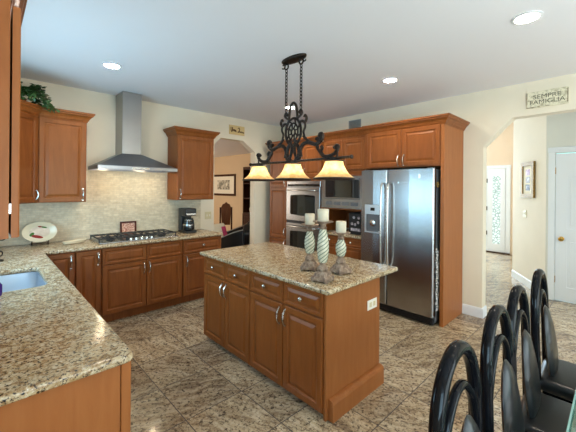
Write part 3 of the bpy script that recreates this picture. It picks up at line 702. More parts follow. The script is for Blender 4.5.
# things stuck to the refrigerator's right side
YS = 2.352 - RW + 0.004
t = thing('magnet_clip', 'small gold ring magnet clip on the refrigerator side', 'magnet', (3.655, YS, 1.575))
b = NB(); tube(b, [(0.022 * math.cos(k * math.pi / 8), -0.012, 0.03 * math.sin(k * math.pi / 8)) for k in range(16)], 0.007, 8, True); obj('ring', b, M['gilt'], t, True)
b = NB(); lathe(b, [(0.018, -0.001), (0.018, -0.006), (0.001, -0.007)], 14, (0, 0, 0), 'Y'); obj('magnet', b, M['black'], t)
for lab, z0, z1 in (('upper black and white cloth hanging on the refrigerator side', 0.52, 0.84), ('lower black and white cloth hanging on the refrigerator side', 0.17, 0.50)):
    t = thing('hanging_cloth', lab, 'cloth', (3.652, YS, z0), 0, 'cloths hung on the refrigerator side')
    b = NB(); n = 9; rings = []
    for i in range(n):
        z = (z1 - z0) * i / (n - 1); xw = 0.030 + 0.010 * math.sin(i * 1.7); yo = -0.010 - 0.004 * math.sin(i * 2.1)
        rings.append([(-xw, yo - 0.004, z), (-xw * 0.3, yo - 0.009, z), (xw * 0.4, yo - 0.005, z), (xw, yo - 0.008, z), (xw, yo, z), (-xw, yo, z)])
    loft(b, rings); obj('fabric', b, M['lace'], t, True)
    b = NB(); lathe(b, [(0.012, -0.0005), (0.012, -0.007), (0.001, -0.008)], 12, (0, 0, z1 - z0 + 0.012), 'Y'); obj('hook', b, M['whiteplate'], t)

# ---------------------------------------------------------------- island
t = thing('kitchen_island', 'freestanding wooden island cabinet with four doors and four drawers', 'island', (1.620, 2.893, 0), -90)
IW, ID = 1.575, 0.655
b = NB(); box(b, 0, IW - 0.02, 0, ID, 0.04, 0.845, 0.001); obj('carcass', b, M['maple'], t)
b = NB(); box(b, 0.01, IW - 0.03, 0.035, ID - 0.02, 0.0, 0.039); obj('toe_kick', b, M['maple_dark'], t)
xs = [0.004, 0.383, 0.386, 0.762, 0.766, 1.168, 1.172, 1.553]
for k in range(4):
    x0, x1 = xs[2 * k] , xs[2 * k + 1]
    drawer(t, x0 + 0.003, x1 - 0.003, 0.672, 0.832, ((x0 + x1) / 2,))
    hx = x1 - 0.030 if k % 2 == 0 else x0 + 0.030
    door(t, x0 + 0.003, x1 - 0.003, 0.048, 0.660, hx, 0.575)
b = NB(); box(b, IW - 0.0198, IW, -0.006, ID, 0.0, 0.845, 0.002); ep = obj('end_panel', b, M['panel'], t)
b = NB(); sweep(b, [(IW, 0.02), (IW, ID)], [(0.0005, 0), (0.042, 0), (0.042, 0.115), (0.036, 0.130), (0.020, 0.138), (0.0005, 0.140)]); obj('plinth', b, M['panel'], t)
b = NB(); box(b, IW + 0.0002, IW + 0.006, 0.475, 0.605, 0.600, 0.674, 0.002); pp = obj('outlet_plate', b, M['whiteplate'], t)
for y in (0.50, 0.55):
    b = NB(); box(b, IW + 0.006, IW + 0.008, y, y + 0.03, 0.62, 0.656, 0.0009); obj('socket', b, M['almond'], pp)

# ---------------------------------------------------------------- range hood
t = thing('range_hood', 'stainless chimney range hood above the cooktop', 'range hood', (1.375, 4.508, 0))
b = NB()
hw, hd = 0.462, 0.47
def rect(x, y0, y1, z): return [(-x, y0, z), (x, y0, z), (x, y1, z), (-x, y1, z)]
loft(b, [rect(hw - 0.014, -hd + 0.014, -0.01, 1.757), rect(hw - 0.014, -hd + 0.014, -0.01, 1.725), rect(hw, -hd, 0, 1.725), rect(hw, -hd, 0, 1.765), rect(hw - 0.006, -hd + 0.006, 0, 1.768), [(-0.164, -0.29, 1.93), (0.072, -0.29, 1.93), (0.072, 0, 1.93), (-0.164, 0, 1.93)]]); obj('canopy', b, steel('hood_steel', (0.30, 0.30, 0.31, 1), 0.3), t)
b = NB(); box(b, -0.158, 0.066, -0.285, 0, 1.9305, CEIL - 0.001, 0.002); obj('chimney', b, steel('chimney_steel', (0.34, 0.33, 0.32, 1), 0.32, (2, 2, 30)), t)
b = NB(); box(b, -0.10, 0.10, -hd - 0.003, -hd, 1.735, 1.755, 0.001); obj('control_strip', b, M['chrome'], t)
b = NB()
for x in (-0.235, 0.24): lathe(b, [(0.03, 1.7565), (0.03, 1.7545), (0.001, 1.7545)], 16, (x, -0.30, 0))
obj('hood_lamp', b, M['hoodlens'], t)
# cooktop
t = thing('gas_cooktop', 'stainless gas cooktop with black cast iron grates', 'cooktop', (1.375, 4.20, TOP + 0.001))
b = NB(); prism(b, fillet([(-0.455, -0.245), (0.455, -0.245), (0.455, 0.245), (-0.455, 0.245)], 0.02), (), 0, 0.014, 0.004, 2); obj('deck', b, M['steel'], t)
for cx in (-0.30, 0.0, 0.30):
    b = NB(); x0, x1, y0, y1 = cx - 0.142, cx + 0.142, -0.17, 0.225; z = 0.048
    for p in ([(x0, y0), (x1, y0), (x1, y1), (x0, y1)],):
        for i in range(4):
            a, c = p[i], p[(i + 1) % 4]; tube(b, [(a[0], a[1], z), (c[0], c[1], z)], 0.008, 6)
        for q_ in p: tube(b, [(q_[0], q_[1], 0.0135), (q_[0], q_[1], z)], 0.008, 6)
    for yy in (-0.07, 0.125):
        tube(b, [(x0, yy, z + 0.004), (x1, yy, z + 0.004)], 0.007, 6)
    for xx in (cx - 0.07, cx, cx + 0.07): tube(b, [(xx, y0, z + 0.004), (xx, y1, z + 0.004)], 0.007, 6)
    obj('grate', b, M['castiron'], t, True)
    for yy in ((-0.07, 0.125) if cx else (0.03,)):
        b = NB(); lathe(b, [(0.048, 0.0142), (0.046, 0.024), (0.034, 0.026), (0.034, 0.034), (0.001, 0.036)], 20, (cx, yy, 0)); obj('burner', b, M['castiron'], t, True)
for k in range(5):
    b = NB(); lathe(b, [(0.022, 0.0142), (0.020, 0.036), (0.016, 0.039), (0.001, 0.039)], 16, (-0.12 + 0.06 * k, -0.212, 0)); obj('knob', b, M['chrome'], t, True)

# ---------------------------------------------------------------- small things on the back counter
t = thing('picture_frame', 'small dark red framed print standing behind the cooktop', 'picture frame', (1.376, 4.475, TOP + 0.001))
b = NB(); prism(b, [(-0.10, 0), (0.10, 0), (0.10, 0.185), (-0.10, 0.185)], [[(-0.078, 0.022), (0.078, 0.022), (0.078, 0.163), (-0.078, 0.163)]], 0, 0.016, 0.003, 2, xf=lambda x, z, d: (x, 0.012 - d + z * 0.08, z)); obj('frame', b, M['cherry'], t)
b = NB(); prism(b, [(-0.08, 0.02), (0.08, 0.02), (0.08, 0.165), (-0.08, 0.165)], (), 0, 0.006, xf=lambda x, z, d: (x, 0.010 - d + z * 0.08, z)); obj('print', b, M['pinkprint'], t)
# coffee maker
t = thing('coffee_maker', 'black drip coffee maker on the counter beside the opening', 'coffee maker', (2.10, 4.28, TOP + 0.001))
b = NB(); box(b, -0.082, 0.082, -0.13, 0.12, 0, 0.035, 0.01, 2); obj('base', b, M['black'], t)
b = NB(); box(b, -0.082, 0.082, 0.03, 0.12, 0.034, 0.345, 0.012, 2); obj('water_tank', b, M['black'], t)
b = NB(); box(b, -0.082, 0.082, -0.12, 0.03, 0.235, 0.345, 0.015, 2); bh = obj('brew_head', b, M['black'], t)
b = NB(); box(b, -0.07, 0.07, -0.124, -0.119, 0.25, 0.275, 0.001); obj('steel_band', b, M['chrome'], bh)
b = NB(); lathe(b, [(0.06, 0.036), (0.078, 0.05), (0.080, 0.11), (0.062, 0.165), (0.058, 0.195), (0.064, 0.205), (0.001, 0.206)], 20, (0, -0.05, 0)); cf = obj('carafe', b, M['blackglass'], t, True)
b = NB(); lathe(b, [(0.081, 0.10), (0.082, 0.105), (0.081, 0.118), (0.08, 0.12)], 20, (0, -0.05, 0)); lathe(b, [(0.062, 0.168), (0.0635, 0.172), (0.063, 0.185), (0.061, 0.187)], 20, (0, -0.05, 0)); obj('steel_band', b, M['chrome'], cf, True)
b = NB(); tube(b, spline([(0.0, -0.112, 0.19), (0.005, -0.165, 0.185), (0.005, -0.175, 0.12), (0.0, -0.132, 0.075)], 5), 0.009, 8); obj('handle', b, M['black'], cf, True)
# wall switch next to it
t = thing('outlet_plate', 'almond switch plate on the back wall left of the opening', 'switch', (2.565, W, 1.08))
b = NB(); box(b, -0.055, 0.055, -0.007, 0, -0.058, 0.058, 0.002); obj('plate', b, M['almond'], t)
for x in (-0.024, 0.024):
    b = NB(); box(b, x - 0.008, x + 0.008, -0.016, -0.007, -0.014, 0.014, 0.002); obj('toggle', b, M['whiteplate'], t)
# platter on iron stand
t = thing('platter', 'oval cream platter painted with red pepper and leaves on an iron stand', 'platter', (0.435, 4.36, TOP + 0.001))
def on_plate(x, z, d): # lean back
    return (x, -0.05 + z * 0.30 - d * 0.95, 0.035 + z * 0.95 + d * 0.3)
b = NB(); A, B2 = 0.152, 0.110
rings = []
for s_, d_ in ((0.0, -0.004), (0.62, -0.004), (0.70, 0.002), (1.0, 0.018), (1.0, 0.024), (0.70, 0.010), (0.62, 0.004), (0.0, 0.004)):
    s_ = max(s_, 0.01); rings.append([on_plate(A * s_ * math.cos(2 * math.pi * k / 36), B2 + B2 * s_ * math.sin(2 * math.pi * k / 36), d_) for k in range(36)])
loft(b, rings); pl = obj('plate', b, M['porcelain'], t, True)
def blob(cx, cz, rx, rz, rot=0.0, d0=0.0046, h=0.0014):
    b = NB(); rings = []
    for s_, d_ in ((1.0, d0), (0.9, d0 + h), (0.02, d0 + h)):
        rings.append([on_plate(cx + rx * s_ * math.cos(a) * math.cos(rot) - rz * s_ * math.sin(a) * math.sin(rot), B2 + cz + rx * s_ * math.cos(a) * math.sin(rot) + rz * s_ * math.sin(a) * math.cos(rot), d_) for a in [2 * math.pi * k / 20 for k in range(20)]])
    loft(b, rings); return b
b = blob(0, 0, 0.098, 0.070, 0.0, 0.0030, 0.0012); obj('painted_center', b, photo('platter_wash', srgb(196, 176, 150), srgb(214, 192, 172), srgb(228, 212, 190), 14), pl)
obj('painted_pepper', blob(-0.025, -0.047, 0.055, 0.016, -0.3), M['redpaint'], pl)
obj('painted_leaf', blob(-0.068, -0.02, 0.026, 0.016, 0.8), M['greenpaint'], pl)
obj('painted_leaf', blob(0.035, 0.052, 0.032, 0.009, -0.3), M['greenpaint'], pl)
obj('painted_pepper', blob(0.005, 0.06, 0.022, 0.008, -0.2), M['redpaint'], pl)
b = NB()
for s_ in (-1, 1):
    tube(b, spline([(s_ * 0.07, 0.10, 0.006), (s_ * 0.07, -0.05, 0.006), (s_ * 0.07, -0.085, 0.012), (s_ * 0.07, -0.092, 0.035), (s_ * 0.07, -0.083, 0.052), (s_ * 0.07, -0.074, 0.046)], 5), 0.004, 8)
    tube(b, spline([(s_ * 0.07, -0.01, 0.006), (s_ * 0.055, 0.02, 0.10), (s_ * 0.03, 0.048, 0.2)], 5), 0.004, 8)
tube(b, [(-0.07, 0.1, 0.006), (0.07, 0.1, 0.006)], 0.004, 8); tube(b, [(-0.03, 0.048, 0.2), (0.03, 0.048, 0.2)], 0.004, 8)
obj('stand', b, M['iron'], t, True)
# long dish
t = thing('dish', 'shallow pale oval dish lying on the counter left of the cooktop', 'dish', (0.74, 4.24, TOP + 0.001), 22)
b = NB(); rings = []
for s_, z in ((0.5, 0), (0.85, 0.004), (1.0, 0.030), (1.0, 0.033), (0.82, 0.008), (0.02, 0.006)):
    rings.append([(0.135 * s_ * math.cos(2 * math.pi * k / 28), 0.05 * s_ * math.sin(2 * math.pi * k / 28), z) for k in range(28)])
loft(b, rings); obj('bowl', b, M['porcelain'], t, True)
b = NB(); rings = []
for s_, z in ((0.7, 0.0092), (0.66, 0.0105), (0.02, 0.0105)):
    rings.append([(0.135 * s_ * math.cos(2 * math.pi * k / 28), 0.05 * s_ * math.sin(2 * math.pi * k / 28), z) for k in range(28)])
loft(b, rings); obj('painted_center', b, M['goldpaint'], t)
# iron scroll stand and soap bottle at the left edge
t = thing('scroll_stand', 'black wrought iron scroll stand on the corner counter at the left edge', 'stand', (0.065, 3.66, TOP + 0.001), 20)
b = NB(); lathe(b, [(0.06, 0), (0.06, 0.006), (0.012, 0.014), (0.006, 0.02)], 20); obj('base', b, M['iron'], t, True)
b = NB(); tube(b, [(0, 0, 0.015), (0, 0, 0.28)], 0.006, 8); obj('post', b, M['iron'], t, True)
def spiral(r0, r1, a0, a1, cx, cz, n=24): return [(cx + (r0 + (r1 - r0) * k / n) * math.cos(a0 + (a1 - a0) * k / n), 0, cz + (r0 + (r1 - r0) * k / n) * math.sin(a0 + (a1 - a0) * k / n)) for k in range(n + 1)]
b = NB(); tube(b, spiral(0.045, 0.012, math.pi, -2.2 * math.pi, 0.046, 0.20), 0.005, 8); tube(b, spiral(0.03, 0.010, math.pi, 3.6 * math.pi, 0.031, 0.06), 0.005, 8); obj('scroll', b, M['iron'], t, True)
t = thing('soap_bottle', 'purple soap bottle beside the sink at the left edge', 'bottle', (0.055, 2.50, TOP + 0.001))
b = NB(); lathe(b, [(0.022, 0), (0.024, 0.01), (0.024, 0.06), (0.014, 0.075)], 18); obj('bottle', b, M['purple'], t, True)
b = NB(); lathe(b, [(0.012, 0.075), (0.012, 0.092), (0.004, 0.096), (0.001, 0.11)], 14); obj('cap', b, M['whiteplate'], t, True)
# appliance in the niche
t = thing('coffee_machine', 'small black appliance with pale front buttons in the niche below the microwave', 'coffee machine', (3.75, 2.55, 0.883), -90)
b = NB(); box(b, -0.11, 0.11, -0.02, 0.26, 0, 0.30, 0.012, 2); obj('body', b, M['black'], t)
b = NB(); box(b, -0.07, 0.09, -0.024, -0.0205, 0.05, 0.09, 0.002); obj('drip_tray', b, M['greyprint'], t)
for k, (x, z) in enumerate(((-0.05, 0.15), (0.0, 0.14), (0.05, 0.17), (-0.02, 0.24), (0.06, 0.235))):
    b = NB(); lathe(b, [(0.020, -0.0205), (0.018, -0.028), (0.001, -0.029)], 14, (x, 0, z), 'Y'); obj('dial', b, M['greyprint'], t, True)

# ---------------------------------------------------------------- ivy on the corner cabinet
t = thing('ivy_plant', 'trailing green ivy on top of the left wall cabinet', 'plant', (0.33, 4.08, ZU1 + 0.092))
b = NB(); lathe(b, [(0.06, 0), (0.08, 0.07), (0.085, 0.08), (0.075, 0.08), (0.06, 0.07), (0.001, 0.07)], 18, (-0.10, 0.22, 0)); obj('basket', b, M['terracotta'], t, True)
b = NB(); bs = NB()
def leaf(bm, p, s, az, el):
    m = Matrix.Translation(p) @ Matrix.Rotation(az, 4, 'Z') @ Matrix.Rotation(el, 4, 'Y') @ Matrix.Scale(s, 4)
    o = [(0, 0, 0), (0.25, 0.42, 0.05), (0.55, 0.30, 0.08), (1.0, 0, -0.05), (0.55, -0.30, 0.08), (0.25, -0.42, 0.05)]
    vs_ = [bm.verts.new(m @ Vector(q_)) for q_ in o]; c = bm.verts.new(m @ Vector((0.45, 0, -0.03)))
    for i in range(6): bm.faces.new((vs_[i], vs_[(i + 1) % 6], c))
for k in range(16):
    az = rnd.uniform(-2.6, 0.5); ln = rnd.uniform(0.10, 0.24)
    if k < 5: az = rnd.uniform(-0.9, -0.1); ln = rnd.uniform(0.2, 0.3)
    pts = []
    for i in range(9):
        s_ = i / 8; r_ = ln * s_
        z = 0.09 + 0.10 * math.sin(math.pi * min(s_ * 1.15, 1)) * rnd.uniform(0.9, 1.1) * (1 - 0.4 * (k % 3 == 0)) - (0.26 * max(0, s_ - 0.55) if k < 7 else 0.05 * s_)
        pts.append((-0.09 + 0.04 * math.cos(az) + r_ * math.cos(az), 0.12 + r_ * math.sin(az) * 1.25, z))
    sp_ = spline(pts, 3); tube(bs, sp_, 0.0025, 5)
    for p in sp_[4:]:
        for _ in range(2): leaf(b, Vector(p) + Vector((rnd.uniform(-.02, .02), rnd.uniform(-.02, .02), rnd.uniform(-.02, .02))), rnd.uniform(0.036, 0.06), rnd.uniform(0, 6.3), rnd.uniform(-0.5, 1.1))
obj('foliage', b, M['leaf'], t); obj('stem', bs, M['stem'], t)

# ---------------------------------------------------------------- candlesticks on the island
def candlestick(label, x, y, H, rz):
    t = thing('candle_holder', label, 'candle holder', (x, y, TOP + 0.001), rz, 'twisted candlesticks on the island')
    pb = 0.35 * 0.36 + 0.02
    # square stepped foot
    b = NB(); sq = lambda s_, z: [(-s_, -s_, z), (s_, -s_, z), (s_, s_, z), (-s_, s_, z)]
    def rsq(s_, z): return [(px, py, z) for px, py in fillet([(-s_, -s_), (s_, -s_), (s_, s_), (-s_, s_)], s_ * 0.35, 3)]
    loft(b, [rsq(s_, z) for s_, z in ((0.064, 0.010), (0.066, 0.018), (0.062, 0.034), (0.050, 0.042), (0.046, 0.058), (0.034, 0.070))])
    for sx_ in (-1, 1):
        for sy_ in (-1, 1): lathe(b, [(0.010, 0), (0.014, 0.006), (0.012, 0.012)], 10, (sx_ * 0.05, sy_ * 0.05, 0))
    lathe(b, [(0.034, 0.066), (0.040, 0.085), (0.030, 0.105), (0.018, 0.115), (0.022, 0.124), (0.018, 0.132)], 18)
    obj('foot', b, M['resin'], t, True)
    top = H - 0.085
    z0, z1 = 0.130, top - 0.055
    prof = lambda u: 0.020 + 0.016 * math.sin(math.pi * min(1, 0.12 + u * 0.88)) + 0.004 * math.sin(math.pi * u)
    b = NB(); lathe(b, [(prof(k / 14), z0 + (z1 - z0) * k / 14) for k in range(15)], 22); sh = obj('stem', b, M['celadon'], t, True)
    b = NB(); turns = 1.1 * (z1 - z0) / 0.18
    for j in range(6):
        tube(b, [((prof(k / 30) + 0.0005) * math.cos(2 * math.pi * (turns * k / 30 + j / 6)), (prof(k / 30) + 0.0005) * math.sin(2 * math.pi * (turns * k / 30 + j / 6)), z0 + (z1 - z0) * k / 30) for k in range(31)], 0.0033, 6)
    obj('twist_band', b, M['twist'], sh, True)
    b = NB(); lathe(b, [(0.020, z1), (0.027, z1 + 0.012), (0.018, z1 + 0.022), (0.022, z1 + 0.036), (0.030, z1 + 0.044), (0.068, top - 0.006), (0.073, top), (0.069, top + 0.003), (0.036, top), (0.001, top)], 24); obj('drip_plate', b, M['resin'], t, True)
    b = NB(); lathe(b, [(0.037, top + 0.001), (0.039, top + 0.004), (0.039, H - 0.004), (0.036, H), (0.010, H - 0.003), (0.001, H - 0.004)], 24); cd = obj('candle', b, M['wax'], t, True)
    b = NB(); tube(b, [(0, 0, H - 0.005), (0.001, 0, H + 0.008)], 0.0012, 5); obj('wick', b, M['black'], cd)
    return t
candlestick('tallest twisted candlestick with ivory candle at the front of the group of three', 1.70, 1.425, 0.497, 12)
candlestick('middle-height twisted candlestick at the left back of the island group', 1.865, 1.70, 0.44, 30)
candlestick('shortest twisted candlestick on the right of the island group', 1.965, 1.47, 0.392, -8)

# ---------------------------------------------------------------- chandelier over the island
t = thing('chandelier', 'three-light bronze scroll island chandelier hung on two chains', 'chandelier', (2.02, 2.055, CEIL), 90)
# local x runs along the bar (+x is towards the range wall), z down from the ceiling
zz = lambda z: z - CEIL
b = NB(); rings = []
for s_, z in ((0.4, -0.001), (1.0, -0.002), (1.0, -0.012), (0.92, -0.022), (0.6, -0.030), (0.02, -0.032)):
    rings.append([(0.15 * s_ * math.cos(2 * math.pi * k / 32), 0.06 * s_ * math.sin(2 * math.pi * k / 32), z) for k in range(32)])
loft(b, rings)
for s_ in (-1, 1):
    tube(b, [(s_ * 0.095 + 0.024 * math.cos(a), 0, -0.055 + 0.024 * math.sin(a)) for a in [k * math.pi / 8 for k in range(16)]], 0.007, 8, True)
    tube(b, [(x, 0, z) for x, z in [(s_ * (0.135 + 0.02 * math.cos(a)), -0.045 + 0.018 * math.sin(a)) for a in [k * math.pi / 8 + 1 for k in range(13)]]], 0.006, 8)
obj('canopy', b, M['iron'], t, True)
for s_ in (-1, 1):
    b = NB(); ztop, zbot = -0.078, zz(2.225); n = 13; st_ = (ztop - zbot) / n
    for k in range(n):
        zc = ztop - st_ * (k + 0.5); L2 = st_ * 0.66
        pts = []
        for j in range(12):
            a = 2 * math.pi * j / 12; o_ = 0.0115 * math.cos(a)
            pts.append((s_ * 0.095 + (o_ if k % 2 else 0), (0 if k % 2 else o_), zc + L2 * math.sin(a)))
        tube(b, pts, 0.0042, 6, True)
    obj('chain', b, M['iron'], t, True)
def T(bm, pts, r, n=6, taper=None):
    p = spline([(x, 0, zz(z)) for x, z in pts], n)
    r *= 1.4
    rr = [r * (1 - 0.45 * abs(2 * i / (len(p) - 1) - 1)) for i in range(len(p))] if taper else None
    tube(bm, p, r, 8, rr=rr)
b = NB(); tube(b, [(-0.63, 0, zz(1.765)), (0.63, 0, zz(1.765))], 0.011, 10)
for s_ in (-1, 1): lathe(b, [(0.001, -0.018), (0.016, -0.008), (0.018, 0.0), (0.012, 0.012), (0.001, 0.018)], 12, (s_ * 0.635, 0, zz(1.765)), 'X')
obj('bar', b, M['iron'], t, True)
# medallion
b = NB()
ring = lambda rx, rz, r, n=28: tube(b, [(rx * math.cos(2 * math.pi * k / n), 0, zz(2.03) + rz * math.sin(2 * math.pi * k / n)) for k in range(n)], r, 8, True)
ring(0.098, 0.125, 0.0115); ring(0.060, 0.08, 0.008); ring(0.024, 0.03, 0.008)
for k in range(8):
    a = 2 * math.pi * k / 8 + 0.2
    tube(b, [(0.024 * math.cos(a), 0, zz(2.03) + 0.03 * math.sin(a)), (0.060 * math.cos(a + 0.35), 0, zz(2.03) + 0.08 * math.sin(a + 0.35)), (0.098 * math.cos(a), 0, zz(2.03) + 0.125 * math.sin(a))], 0.0075, 6)
obj('medallion', b, M['iron'], t, True)
# hanging loop
b = NB(); T(b, [(-0.055, 2.135), (-0.05, 2.20), (-0.035, 2.265), (0, 2.295), (0.035, 2.265), (0.05, 2.20), (0.055, 2.135)], 0.0085)
for s_ in (-1, 1):
    T(b, [(s_ * 0.05, 2.15), (s_ * 0.085, 2.165), (s_ * 0.11, 2.19), (s_ * 0.095, 2.215), (s_ * 0.078, 2.2), (s_ * 0.088, 2.188)], 0.008)
    T(b, [(s_ * 0.075, 2.11), (s_ * 0.115, 2.115), (s_ * 0.145, 2.10), (s_ * 0.165, 2.13), (s_ * 0.15, 2.16), (s_ * 0.138, 2.145)], 0.0085)
    T(b, [(s_ * 0.145, 2.10), (s_ * 0.15, 2.06), (s_ * 0.13, 2.02), (s_ * 0.14, 1.98)], 0.007)
obj('hanging_loop', b, M['iron'], t, True)
for s_ in (-1, 1):
    b = NB()
    # inner scroll sweeping from the medallion to the leaf finial
    T(b, [(s_ * 0.03, 1.775), (s_ * 0.075, 1.83), (s_ * 0.06, 1.90), (s_ * 0.03, 1.93), (s_ * 0.05, 1.955)], 0.011)
    T(b, [(s_ * 0.02, 1.925), (s_ * 0.02, 1.85), (s_ * 0.05, 1.785), (s_ * 0.085, 1.79), (s_ * 0.08, 1.82)], 0.010)
    T(b, [(s_ * 0.10, 1.80), (s_ * 0.09, 1.86), (s_ * 0.13, 1.91), (s_ * 0.20, 1.915), (s_ * 0.27, 1.895), (s_ * 0.305, 1.91), (s_ * 0.30, 1.94), (s_ * 0.28, 1.935)], 0.0125)
    T(b, [(s_ * 0.30, 1.90), (s_ * 0.335, 1.93), (s_ * 0.345, 1.965), (s_ * 0.325, 1.975), (s_ * 0.315, 1.955)], 0.013)
    T(b, [(s_ * 0.29, 1.895), (s_ * 0.30, 1.85), (s_ * 0.33, 1.84), (s_ * 0.345, 1.86), (s_ * 0.33, 1.872)], 0.010)
    T(b, [(s_ * 0.31, 1.845), (s_ * 0.36, 1.79), (s_ * 0.42, 1.785), (s_ * 0.47, 1.80), (s_ * 0.50, 1.83), (s_ * 0.49, 1.855), (s_ * 0.468, 1.848)], 0.0115)
    T(b, [(s_ * 0.13, 1.98), (s_ * 0.16, 1.95), (s_ * 0.20, 1.925)], 0.009)
    lathe(b, [(0.001, -0.026), (0.018, -0.02), (0.027, 0.0), (0.02, 0.018), (0.001, 0.026)], 14, (s_ * 0.497, 0, zz(1.853)))
    lathe(b, [(0.001, -0.022), (0.016, -0.016), (0.024, 0.0), (0.018, 0.016), (0.001, 0.022)], 14, (s_ * 0.325, 0, zz(1.962)))
    tube(b, [(s_ * 0.50, 0, zz(1.835)), (s_ * 0.50, 0, zz(1.77))], 0.008, 8)
    obj('scroll_arm', b, M['iron'], t, True)
def shade(x):
    b = NB(); prof = [(0.070, zz(1.742)), (0.074, zz(1.725)), (0.082, zz(1.698)), (0.096, zz(1.670)), (0.118, zz(1.640)), (0.148, zz(1.615)), (0.162, zz(1.605))]
    n = 32; rings = []
    for i, (r_, z) in enumerate(prof): rings.append([(x + r_ * (1 + 0.02 * math.cos(k * math.pi)) * math.cos(2 * math.pi * k / n), r_ * (1 + 0.02 * math.cos(k * math.pi)) * math.sin(2 * math.pi * k / n), z) for k in range(n)])
    vr = [[b.verts.new(p) for p in r_] for r_ in rings]
    for a, c in zip(vr, vr[1:]):
        for k in range(n): b.faces.new((a[k], a[(k + 1) % n], c[(k + 1) % n], c[k]))
    s_ = obj('lamp_shade', b, M['amber'], t, True)
    b = NB(); tube(b, [(x + 0.162 * math.cos(2 * math.pi * k / 32), 0.162 * math.sin(2 * math.pi * k / 32), zz(1.600)) for k in range(32)], 0.008, 8, True); obj('rim', b, M['iron'], s_, True)
    b = NB(); lathe(b, [(0.012, zz(1.762)), (0.03, zz(1.758)), (0.05, zz(1.752)), (0.078, zz(1.744)), (0.078, zz(1.738)), (0.03, zz(1.738)), (0.02, zz(1.70)), (0.016, zz(1.69)), (0.001, zz(1.69))], 20, (x, 0, 0)); obj('socket_cap', b, M['iron'], s_, True)
    b = NB(); lathe(b, [(0.012, zz(1.69)), (0.024, zz(1.668)), (0.026, zz(1.655)), (0.018, zz(1.638)), (0.001, zz(1.632))], 14, (x, 0, 0)); obj('bulb', b, M['bulb'], s_, True)
for x in (0.49, 0.0, -0.47): shade(x)

# ---------------------------------------------------------------- recessed downlights
for lab, (x, y) in zip(('recessed ceiling light nearest the range hood', 'recessed ceiling light in front of the refrigerator', 'recessed ceiling light nearest the camera at upper right', 'recessed ceiling light behind the chandelier chains'), CANS):
    t = thing('ceiling_light', lab, 'ceiling light', (x, y, CEIL), 0, 'recessed ceiling lights')
    b = NB(); lathe(b, [(0.066, -0.002), (0.088, -0.0005), (0.090, -0.005), (0.070, -0.009), (0.066, -0.006), (0.066, -0.002)], 28, cap=False)
    obj('trim_ring', b, M['white'], t, True)
    b = NB(); lathe(b, [(0.063, 0.004), (0.063, -0.001), (0.001, -0.003)], 28); obj('lens', b, M['lens'], t, True)
# air vent over the wall cabinets
t = thing('air_vent', 'small wall air vent above the microwave wall cabinet', 'vent', (XR, 2.945, 2.55), -90)
b = NB(); prism(b, [(-0.115, -0.072), (0.115, -0.072), (0.115, 0.072), (-0.115, 0.072)], [[(-0.10, -0.058), (0.10, -0.058), (0.10, 0.058), (-0.10, 0.058)]], 0, 0.01, xf=lambda x, z, d: (x, -d, z)); obj('frame', b, M['grill'], t)
b = NB()
for k in range(20): box(b, -0.098 + 0.01 * k, -0.094 + 0.01 * k, -0.008, -0.001, -0.058, 0.058)
obj('louver', b, M['grill'], t)

# ---------------------------------------------------------------- signs
def text_mesh(body, size, mat, parent, xf, depth=0.0008, space=1.0):
    cu = bpy.data.curves.new('lettering', 'FONT'); cu.body = body; cu.size = size; cu.align_x = 'CENTER'; cu.align_y = 'CENTER'; cu.extrude = depth; cu.space_character = space; cu.offset = 0.0
    o = bpy.data.objects.new('lettering', cu); C.objects.link(o)
    dg_ = bpy.context.evaluated_depsgraph_get(); me = bpy.data.meshes.new_from_object(o.evaluated_get(dg_))
    bpy.data.objects.remove(o)
    me.name = 'lettering'; me.materials.clear(); me.materials.append(mat)
    for v in me.vertices: v.co = Vector(xf(*v.co))
    n = bpy.data.objects.new('lettering', me); C.objects.link(n); n.parent = parent; return n
t = thing('wall_sign', 'distressed white wooden sign with serif words SEMPRE FAMIGLIA above the hall opening', 'sign', (XR, 0.543, 2.492), -90)
b = NB(); ol = [(-0.172, -0.083), (-0.10, -0.088), (0.02, -0.083), (0.10, -0.086), (0.172, -0.082), (0.170, 0.0), (0.173, 0.084), (0.06, 0.088), (-0.05, 0.083), (-0.172, 0.086), (-0.169, 0.01)]
prism(b, ol, (), 0, 0.016, 0.002, 1, xf=lambda x, z, d: (x, -0.001 - d, z)); obj('board', b, M['sign'], t)
fx = lambda cx, cz, sx_: (lambda x, y, z: (cx + x * sx_, -0.0178 - z, cz + y))
text_mesh('SEMPRE', 0.062, M['ink'], t, fx(0.0, 0.026, 1.12)); text_mesh('FAMIGLIA', 0.062, M['ink'], t, fx(0.0, -0.03, 1.10))
b = NB(); box(b, -0.171, -0.06, -0.0182, -0.017, -0.081, -0.076); box(b, -0.05, 0.03, -0.0182, -0.017, -0.079, -0.076); box(b, 0.164, 0.170, -0.0182, -0.017, -0.07, 0.075); box(b, -0.17, -0.166, -0.0182, -0.017, 0.01, 0.08)
obj('worn_edge', b, M['brownink'], t)
t = thing('wall_plaque', 'small tan plaque with brown script above the living room opening', 'sign', (3.095, W, 2.497))
b = NB(); prism(b, [(-0.155, -0.078), (0.155, -0.078), (0.155, 0.078), (-0.155, 0.078)], (), 0, 0.014, 0.002, 1, xf=lambda x, z, d: (x, -0.001 - d, z)); obj('board', b, M['signtan'], t)
b = NB()
def script(x0, x1, amp, n, z0):
    p = [(x0 + (x1 - x0) * k / n, -0.017, z0 + amp * math.sin(k * 1.9) * (0.5 + 0.5 * math.cos(k * 0.7) ** 2)) for k in range(n + 1)]
    tube(b, spline(p, 4), 0.0065, 6)
tube(b, spline([(-0.125, -0.017, 0.04), (-0.12, -0.017, -0.02), (-0.10, -0.017, -0.03), (-0.095, -0.017, 0.04), (-0.085, -0.017, -0.02)], 5), 0.007, 6)
